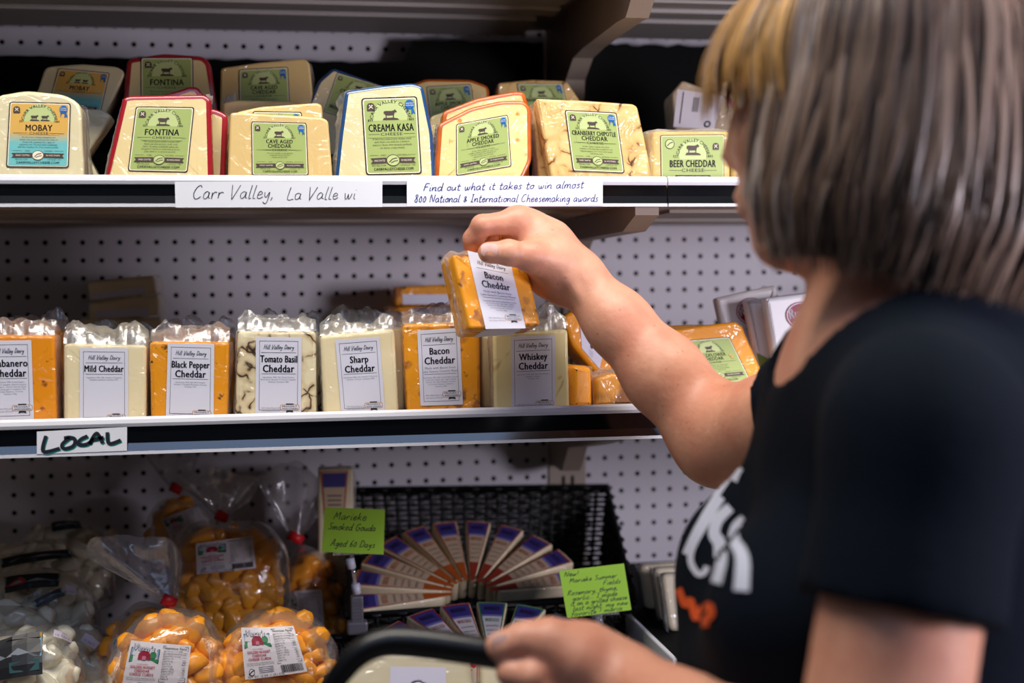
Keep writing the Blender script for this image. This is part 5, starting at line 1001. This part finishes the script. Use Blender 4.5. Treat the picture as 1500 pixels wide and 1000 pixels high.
kL, kR = Vector((hipL.x-.02, hipL.y, ZF+.47)), Vector((hipR.x-.03, hipR.y, ZF+.47)); aL, aR = Vector((hipL.x+.0, hipL.y, ZF+.08)), Vector((hipR.x-.0, hipR.y, ZF+.08))
legs = [cap(hipL, kL, .085, .055, .03), cap(hipR, kR, .085, .055, .03), cap(kL, aL, .055, .038, .03), cap(kR, aR, .055, .038, .03)]
larm = [cap(LS, LE, .050, .050, .02), cap(LE, LE.lerp(LW, .35), .044, .043, .02), cap(LE.lerp(LW, .35), LW, .043, .027, .02)]
V1, Q1 = skinned(torso+head+legs+[larm[0]], .0062, 0, 2)
# right arm and hand, finer
Y0 = -.575
def hpt(x, y, dy): return P(x, y, Y0+dy)
f1 = RE.lerp(RW, .38)
rarm = [cap(RS, RE, .054, .046, .03), cap(RE, f1, .042, .0395, .03), cap(f1, RE.lerp(RW, .7), .0395, .0320, .02), cap(RE.lerp(RW, .7), RW, .0320, .0250, .02),
    cap(hpt(850,400,-.025), hpt(915,500,-.034), .0045, .004, .006), cap(hpt(836,410,-.026), hpt(885,492,-.033), .004, .0035, .006)]
rhand = [cap(RW, hpt(806,375,.002), .026, .027, .02), cap(hpt(806,375,.004), hpt(772,340,.012), .027, .021, .018), cap(hpt(815,405,.010), hpt(800,385,.028), .021, .018, .015), cap(hpt(826,420,.006), hpt(798,412,.016), .018, .015, .014),
    cap(hpt(805,352,.012), hpt(760,325,.012), .022, .016, .016), cap(hpt(800,350,.035), hpt(778,332,.040), .018, .013, .014),
    cap(hpt(815,385,-.012), hpt(780,376,-.026), .021, .0165, .014), cap(hpt(780,376,-.026), hpt(745,370,-.034), .0150, .0122, .008), cap(hpt(745,370,-.034), hpt(716,370,-.034), .0122, .0112, .005), ell(hpt(746,370,-.035), (.013,.012,.0125), None, .005),
    cap(hpt(758,325,.004), hpt(706,330,-.004), .0135, .0112, .006), cap(hpt(706,330,-.004), hpt(692,350,.004), .0110, .0098, .004), cap(hpt(692,350,.004), hpt(692,372,.016), .0098, .0085, .004), ell(hpt(757,322,.004), (.0155,.014,.014), None, .008),
    cap(hpt(772,330,.022), hpt(728,342,.018), .0125, .0105, .004), cap(hpt(728,342,.018), hpt(715,358,.024), .0103, .0092, .003), cap(hpt(715,358,.024), hpt(715,376,.034), .0092, .0082, .003),
    cap(hpt(782,338,.040), hpt(745,350,.040), .0118, .0100, .004), cap(hpt(745,350,.040), hpt(733,364,.046), .0098, .0088, .003), cap(hpt(733,364,.046), hpt(733,382,.052), .0088, .0078, .003),
    cap(hpt(790,352,.054), hpt(762,360,.058), .0105, .0090, .004), cap(hpt(762,360,.058), hpt(752,374,.062), .0088, .0080, .003)]
V2, Q2 = skinned(rarm+rhand, .0021, 0, 1)
# left forearm and hand closed round the basket handle
Y1 = -.955
def lp(x, y, dy): return P(x, y, Y1+dy)
lhand = [cap(LW, lp(850,972,.0), .027, .029, .02), cap(lp(850,972,-.004), lp(812,958,-.004), .029, .024, .02), cap(lp(835,985,.012), lp(812,985,.020), .026, .022, .016),
    cap(lp(842,962,-.018), lp(803,938,-.014), .020, .0165, .012), cap(lp(803,938,-.014), lp(768,936,-.010), .0155, .0130, .006), cap(lp(768,936,-.010), lp(732,947,-.008), .0132, .0115, .005),
    cap(lp(818,980,-.010), lp(778,990,-.022), .0150, .0120, .006), cap(lp(778,990,-.022), lp(748,985,-.014), .0118, .0105, .004), cap(lp(748,985,-.014), lp(744,968,.004), .0105, .009, .004),
    cap(lp(832,1000,-.008), lp(796,1014,-.022), .0150, .0118, .006), cap(lp(796,1014,-.022), lp(768,1006,-.014), .0116, .0105, .004), cap(lp(768,1006,-.014), lp(766,990,.004), .0105, .009, .004),
    cap(lp(850,1016,-.004), lp(818,1034,-.020), .0140, .0112, .006), cap(lp(818,1034,-.020), lp(792,1024,-.012), .0110, .0100, .004), cap(lp(868,1026,.0), lp(842,1050,-.016), .0125, .0100, .006), cap(lp(842,1050,-.016), lp(818,1042,-.010), .0098, .0090, .004)]
V3, Q3 = skinned(larm[1:]+lhand+[cap(LE, LE.lerp(LS, .12), .046, .044, .02)], .0026, 0, 1)
Vb = np.concatenate([V1, V2, V3]); Qb = np.concatenate([Q1, Q2+len(V1), Q3+len(V1)+len(V2)])
def np_mesh(name, V, Q, m, parent=None):
    mb = MB(); mb.mats = [m]; mb.v = [tuple(v) for v in V.tolist()]; mb.f = [tuple(q) for q in Q.tolist()]; mb.m = [0]*len(mb.f); mb.sm = [True]*len(mb.f); return mb.build(name, parent)
person = np_mesh('person', Vb, Qb, skin); rebase(person)
tag(person, 'person with ash-brown bob in a black T-shirt, one hand raised to the shelf', 'person')
# T-shirt
shirt_m = mat('navy_black_cotton', '#040c17', .9, bump=.3, bscale=90, var=.2, vscale=12, spec=.12)
hemL = LS.lerp(LE, .47); dL = (LE-LS).normalized(); hemR = RS.lerp(RE, .42); dR = (RE-RS).normalized()
_cr = Matrix.Rotation(math.radians(28), 3, tl_); CM = [(_cr @ tf)[:], tl_[:], (_cr @ upv)[:]]
Vs, Qs = skinned([p for p in torso]+[ell(TC_+upv*(-.20)+tf*.06, (.10,.13,.18), TM, .05), ell(NB+upv*.052+tf*.030, (.105, .088, .078), CM, .006, True)], .0062, .007, 3)
VL, QL = skinned([cap(NB, LS+upv*.01, .052, .036, .04), cap(LS, RS, .046, .050, .04), cap(LS+upv*.002, LS.lerp(LE, .62), .051, .058, .03), ell(RS+(RS-LS)*.02, (.20,.20,.25), None, .003, True), ell(NB+upv*.055+tf*.030, (.115, .098, .088), CM, .006, True), ell(hemL+dL*.30, (.30, .30, .30), None, .003, True)], .005, .0075, 3)
VR, QR = skinned([cap(RS, RS.lerp(RE, .62), .056, .057, .02), ell(hemR+dR*.30, (.30, .30, .30), None, .003, True)], .005, .004, 2)
# gentle cloth folds
nv = np.array([noise.noise(Vector((v[0]*9, v[1]*9+v[0]*5, v[2]*7-v[0]*9)))*.006+noise.noise(Vector((v[0]*22+v[2]*12, v[1]*20, v[2]*14)))*.0018 for v in Vs])
cen = np.array(TC_[:]); dirv = Vs-cen; dirv[:, 2] *= .3; dirv /= np.linalg.norm(dirv, axis=1)[:, None]; Vs = Vs+dirv*nv[:, None]
def nd(V, p): return np.linalg.norm(V-np.array(p[:]), axis=1)
okm = np.ones(len(Vs), bool)
rel = Vs-np.array(NB[:]); f_ = rel@np.array(tf[:]); l_ = rel@np.array(tl_[:]); plane = -.008-.42*f_
okm &= Vs[:, 2] > TC_.z-.47
Qs = Qs[okm[Qs].all(1)]
for v_, q_ in ((VL, QL), (VR, QR)): Qs = np.concatenate([Qs, q_+len(Vs)]); Vs = np.concatenate([Vs, v_])
shirt = np_mesh('t_shirt', Vs, Qs, shirt_m, person)
from mathutils.bvhtree import BVHTree
bvh = BVHTree.FromPolygons([tuple(v) for v in Vs.tolist()], [tuple(q) for q in Qs.tolist()])
shirt_white = mat('shirt_print_white', '#c3c6d6', .7); shirt_tan = mat('shirt_print_tan', '#7d6a63', .8); shirt_or = mat('shirt_print_orange', '#d4510f', .7)
def on_shirt(x, y):
    d = Vector(ray(x, y)).normalized(); h_ = bvh.ray_cast(Vector(CAM), d)
    return (h_[0], h_[1]) if h_[0] is not None else (None, None)
def print_stroke(mb, pts, width, m, lift=.0015):
    pl = smooth2([Vector(p) for p in pts], 6); n = len(pl); w = width if isinstance(width, list) else [width]*2
    rows = []
    for i in range(n):
        t = (pl[min(i+1, n-1)]-pl[max(i-1, 0)]).normalized(); q = Vector((-t.y, t.x)); ww = w[0]+(w[-1]-w[0])*i/(n-1)
        r_ = []
        for k in np.linspace(-.5, .5, 5):
            p_, nn = on_shirt(*(pl[i]+q*ww*k)); r_.append(None if p_ is None else (p_+nn*(lift if nn.dot(p_-Vector(CAM)) < 0 else -lift)))
        rows.append(r_)
    for i in range(n-1):
        for k in range(4):
            q = [rows[i][k], rows[i][k+1], rows[i+1][k+1], rows[i+1][k]]
            if all(a is not None for a in q) and max((q[0]-q[2]).length, (q[1]-q[3]).length) < .03: mb.add([a[:] for a in q], [(0,1,2,3)], m)
for nm, sts, m, lb_ in (('shirt_letter', [([(1083,688),(1070,700),(1040,745),(1018,785),(1006,812)], 9), ([(1088,686),(1083,694),(1078,706)], 8)], shirt_white, 'long white swash of the chest lettering'), ('shirt_letter', [([(1060,730),(1036,768),(1018,800),(1014,822),(1024,840),(1034,839),(1038,830)], 9)], shirt_white, 'white letter C'),
    ('shirt_letter', [([(1072,744),(1054,762),(1048,782),(1056,797),(1057,822),(1049,854)], [15,21]), ([(1092,760),(1080,772),(1077,792),(1086,808),(1090,826),(1088,866)], [11,23])], shirt_white, 'white letter K'), ('shirt_script', [([(996,862),(1006,885),(1014,880),(1022,905),(1030,892),(1042,888),(1044,900),(1036,908),(1036,918)], 11)], shirt_or, 'orange script below the white letters')):
    mb = MB()
    for pts_, w_ in sts: print_stroke(mb, pts_, w_, m)
    mb.build(nm, shirt, label=lb_)
# trousers and shoes
Vt, Qt = skinned(legs+[ell(TC_+upv*(-.42), (.125, .175, .13), TM, .05)], .009, .010, 3); kt = (Vt[:, 2] < TC_.z-.40) & (Vt[:, 2] > ZF+.05); Qt = Qt[kt[Qt].all(1)]
np_mesh('trousers', Vt, Qt, mat('dark_denim', '#1a2233', .85), person)
for s_ in (aL, aR):
    Vq, Qq = skinned([ell((s_.x-.055, s_.y, ZF+.045), (.13, .048, .045), None, .02), cap((s_.x, s_.y, ZF+.05), (s_.x, s_.y, ZF+.10), .045, .043, .02)], .006, 0, 2); Vq[:, 2] = np.maximum(Vq[:, 2], ZF+.001); np_mesh('shoe', Vq, Qq, mat('black_leather', '#151515', .5), person)
# eyes, nails, ring
for s_ in (1, -1):
    mb = MB(); bm = bmesh.new(); bmesh.ops.create_uvsphere(bm, u_segments=16, v_segments=10, radius=.0115); c = hp(.078, .031*s_, .006)
    mb.add([(v.co+c)[:] for v in bm.verts], [[v.index for v in f.verts] for f in bm.faces], mat('eye_white', '#e8e4df', .2), True); bm.free()
    ir = c+fd*.0100; mb.tube([ir, ir+fd*.0020], [.005, .004], mat('iris_brown', '#3a2a1c', .2), 12); mb.build('eye', person)
def nail(c, ex, ey, n, a, b):
    mb = MB(); ex, ey, n = ex.normalized(), ey.normalized(), n.normalized(); vs = [c[:]]; 
    for i in range(20):
        t = 2*math.pi*i/20; u, v = math.copysign(abs(math.cos(t))**.6, math.cos(t)), math.copysign(abs(math.sin(t))**.6, math.sin(t)); vs.append((c+ex*a*u+ey*b*v-n*.0022*(v*v))[:])
    mb.add(vs, [(0, i+1, (i+1) % 20+1) for i in range(20)], mat('fingernail', '#ecc0b4', .25, coat=.4), True); mb.build('fingernail', person)
n0 = (Vector(CAM)-hpt(716,370,-.034)).normalized()
nail(hpt(717,366,-.034)+n0*.0112, R_v := Vector(R_), Vector(U_), n0, .0088, .0068)
n1_ = (Vector(CAM)-lp(736,945,-.008)).normalized(); nail(lp(737,941,-.008)+n1_*.0112, Vector(R_), Vector(U_), n1_, .0088, .0068)
mb = MB(); a, b = hpt(734,341,.018), hpt(726,343,.018); c = a.lerp(b, .5); t = (b-a).normalized(); o1 = t.cross(upv).normalized(); o2 = t.cross(o1)
mb.tube([c+(o1*math.cos(w)+o2*math.sin(w))*.0118 for w in np.linspace(0, 2*math.pi, 25)], .0011, mat('gold_metal', '#d8a848', .25, metal=1), 8, cap=False); mb.build('finger_ring', person, label='thin gold finger ring')
# hair
hair_cols = [mat('hair_deep_brown', '#46352a', .40), mat('hair_brown', '#644e40', .38), mat('hair_ash', '#856f61', .36), mat('hair_silver_blond', '#ab9a90', .36), mat('hair_lamplit_gold', '#c4924e', .45), mat('hair_lamplit_honey', '#96703f', .42)]  # last two: warm case light on the fringe, painted in as hair colour
def ax_(phi, kf=1.0):
    c_, s_ = math.cos(phi), math.sin(phi); af, ab, al = .112*kf, .118, .096
    a = af if c_ > 0 else ab; return 1/math.sqrt((c_/a)**2+(s_/al)**2)
def Lb(phi):
    d = abs(math.degrees(phi)); k = min(1, max(0, (d-70)/90)); return .122+.040*k*k*(3-2*k)
def hair_pt(phi, t, ro=0.0):
    r0 = ax_(phi)
    if t < .45: th = t/.45*math.pi/2; r = r0*math.sin(th); u = .022+.105*math.cos(th)
    else:
        s_ = (t-.45)/.55; r = r0*(1+.13*math.sin(min(1, s_*1.15)*math.pi*.62)-(.20+.16*max(0, -math.cos(phi)))*max(0, s_-.66)**1.2*2.4); u = .022-(Lb(phi)+.022)*s_
    r += ro*min(1, t*3)
    return hp(r*math.cos(phi)-.012, r*math.sin(phi), u+ro*.6*max(0, 1-t*2.4))
mb = MB(); na, nt = 64, 22; p0, p1 = math.radians(52), math.radians(308)
vs = [hair_pt(p0+(p1-p0)*i/na, .98*j/nt, -.004)[:] for j in range(nt+1) for i in range(na+1)]
mb.add(vs, [(j*(na+1)+i, j*(na+1)+i+1, (j+1)*(na+1)+i+1, (j+1)*(na+1)+i) for j in range(nt) for i in range(na)], hair_cols[0], True)
vs = [hair_pt(-p0+(2*p0)*i/24, .36*j/8, -.003)[:] for j in range(9) for i in range(25)]
mb.add(vs, [(j*25+i, j*25+i+1, (j+1)*25+i+1, (j+1)*25+i) for j in range(8) for i in range(24)], hair_cols[5], True)
rnd = random.Random(11)
def lock(mb, fn, w, m, nseg=20, t0=.02, t1=1.0):
    vs = []
    pts = [fn(t0+(t1-t0)*i/nseg) for i in range(nseg+1)]
    for i, p in enumerate(pts):
        t = (pts[min(i+1, nseg)]-pts[max(i-1, 0)]).normalized(); nrm = (p-hp(-.01, 0, min(.02, (p-HC).z))).normalized(); s_ = t.cross(nrm).normalized(); nrm = s_.cross(t); k = i/nseg; ww = w*(.35+.65*min(1, k*3))*(1 if k < .85 else max(.12, 1-(k-.85)/.15*.9))
        for q, d in ((-1, -.35), (-.5, .12), (0, .3), (.5, .12), (1, -.35)): vs.append((p+s_*ww*q*.5+nrm*ww*d*.32)[:])
    mb.add(vs, [(i*5+k, i*5+k+1, (i+1)*5+k+1, (i+1)*5+k) for i in range(nseg) for k in range(4)], m, True)
for layer in range(3):
    for i in range(620):
        phi = p0+(p1-p0)*(i+rnd.random())/620; ro = rnd.uniform(-.003, .004)+.0025*layer; dphi = rnd.uniform(-.42, -.02)*(1 if phi < math.pi else -1)*min(1, abs(phi-math.pi)*1.2)*min(1, max(0, (min(phi, 2*math.pi-phi)-.9)*1.6)); wv = rnd.uniform(0, 6); t1 = rnd.uniform(.86, 1.03) if layer < 2 else rnd.uniform(.75, 1.0)
        d = abs(math.degrees(phi) if phi < math.pi else math.degrees(2*math.pi-phi)); x = rnd.random()
        streak = .5+.9*noise.noise(Vector((phi*5.5, 3.3, 0)))
        if d < 80: m = hair_cols[rnd.choice([3, 3, 2, 2, 1, 3])]
        else: x = x*.45+.55*(1-streak) if d > 80 else x; m = hair_cols[2] if x < .26 else hair_cols[1] if x < .58 else hair_cols[0] if x < .96 else hair_cols[3]
        lock(mb, lambda t, phi=phi, ro=ro, dphi=dphi, wv=wv: hair_pt(phi+dphi*t*t+.02*math.sin(t*9+wv), t, ro+.003*math.sin(t*7+wv)), rnd.uniform(.0026, .0062), m, t1=t1)
for i in range(420):   # fringe, swept forward and puffed over the brow
    phi = math.radians(rnd.uniform(-66, 66)); ro = rnd.uniform(-.002, .006); side = rnd.uniform(.2, .5); m = hair_cols[rnd.choice([4, 4, 5, 4, 5, 2])]; tm = rnd.uniform(.40, .53); wv = rnd.uniform(0, 6)
    def fr_pt(t, phi=phi, ro=ro, side=side, wv=wv):
        k = max(0, (t-.2)/.3); q = hair_pt(phi, min(t, .44), ro+.022*k*math.cos(phi)**2); e = max(0, t-.44); return q+fd*(-.06*e)+upv*(-.42*e)+lt*(side*.03*k)
    lock(mb, fr_pt, rnd.uniform(.0026, .006), m, nseg=14, t1=tm)
mb.build('hair', person)
# block held in the raised hand
def held():
    fr = Fr(P(730, 430, -.592), 17, 16); TL, TR, BR, BL = [fr.uv(*q) for q in ((663,371),(772,384),(793,476),(688,483))]
    pl = [TL, TR, BR, BL]; c = fr.pt((BL.x+BR.x)/2, BL.y, -.02); root = thing('cheese_block', c, 'orange block with brown bits and Bacon Cheddar label held up in a hand', 'cheese')
    mb = MB(); slab(mb, fr, round_poly(pl, .005, 3), .036, c_bacon, None, .004); mb.build('cheese', root)
    lb = MB(); cv = Canvas(lb, fr, [(684,367),(747,383),(769.6,481),(711,482)], d0=.0008); hill_label(cv, ['Bacon', 'Cheddar'], extra=('Made with Bacon from', 'Lake Geneva Country Meats'), para=('Ingredients: Milk, Fully Cooked Bacon (pork,', 'cured with: water, salt, sugar, sodium', 'nitrite), Salt, Black Pepper, Annatto', 'if Colored, Enzymes, Cultures.', 'Contains: Milk'), logo_y=.15, border=False); 
    cv2 = Canvas(lb, Fr(fr.o), [(0,0)]*4) if False else None
    lb.build('label', root)
    # label folded under the block
    ub = MB(); a, b = fr.uv(711, 482), fr.uv(769.6, 481); lo = min(BL.y, BR.y)
    q = [fr.pt(a.x, BL.y+(BR.y-BL.y)*(a.x-BL.x)/(BR.x-BL.x)-.0006, -.003), fr.pt(b.x, BL.y+(BR.y-BL.y)*(b.x-BL.x)/(BR.x-BL.x)-.0006, -.003)]; q += [q[1]-fr.n*.03, q[0]-fr.n*.03]
    ub.add([p[:] for p in q], [(0,1,2,3)], white_pr); ub.build('label_underside', root)
    fb = MB(); crumple(fb, (fr.pt(TL.x, TL.y, .001), fr.pt(TL.x*.55+TR.x*.45, TL.y*.55+TR.y*.45, .001)), (fr.pt(TL.x, TL.y, -.034), fr.pt(TL.x*.55+TR.x*.45, TL.y*.55+TR.y*.45, -.034)), .010, film_thick, out=fr.ez, seed=201)
    crumple(fb, (fr.pt(TL.x, TL.y, -.014), fr.pt(BL.x, BL.y, -.014)), (fr.pt(TL.x, TL.y, -.020), fr.pt(BL.x, BL.y, -.020)), .0025, film_thick, out=-fr.ex, seed=202); fb.build('plastic_wrap', root)
held()
# shopping basket carried in the lower hand
hb = mat('black_basket_plastic', '#060608', .35)
pth = smooth2([P(*q, Y1) for q in ((462,1100),(474,1040),(490,1000),(520,962),(556,942),(600,940),(680,950),(760,964),(840,980),(895,1000),(925,1045),(935,1100))], 5)
yb_ = P(730, 1250, Y1).z
root = thing('shopping_basket', (P(730,1250,Y1).x, Y1, yb_-.22), 'black shopping basket hanging from the lower hand, its looped handle in view', 'basket')
mb = MB(); n = len(pth); mb.tube(pth, [.0075+.0045*math.sin(math.pi*min(1, max(0, (i/n-.12)/.76))) for i in range(n)], hb, 12); mb.build('handle', root)
mb = MB(); xa, xb = P(462,1250,Y1).x, P(935,1250,Y1).x
mb.tube([P(462,1100,Y1), Vector((xa, Y1, yb_))], .006, hb, 8); mb.tube([P(935,1100,Y1), Vector((xb, Y1, yb_))], .006, hb, 8); mb.build('handle_arm', root)
mb = MB(); x0, x1, y0, y1 = xa-.03, xb+.03, Y1-.10, Y1+.10; rim = [Vector((x0, y0, yb_)), Vector((x1, y0, yb_)), Vector((x1, y1, yb_)), Vector((x0, y1, yb_))]
def bq(p): return Vector(((p.x-(xa+xb)/2)*.85+(xa+xb)/2, (p.y-Y1)*.85+Y1, yb_-.20))
mb.tube(rim+[rim[0]], .007, hb, 8)
for i in range(4):
    a, b = rim[i], rim[(i+1) % 4]
    for t in np.linspace(0, 1, 14): mb.tube([a.lerp(b, t), bq(a).lerp(bq(b), t)], .0025, hb, 5)
    for t in (.3, .6, .98): mb.tube([a.lerp(bq(a), t), b.lerp(bq(b), t)], .003, hb, 5)
mb.prism([bq(p)[:] for p in rim], (0, 0, .004), hb); mb.build('basket_body', root)
bpy.data.objects.remove(_fo); bpy.data.curves.remove(_fc)
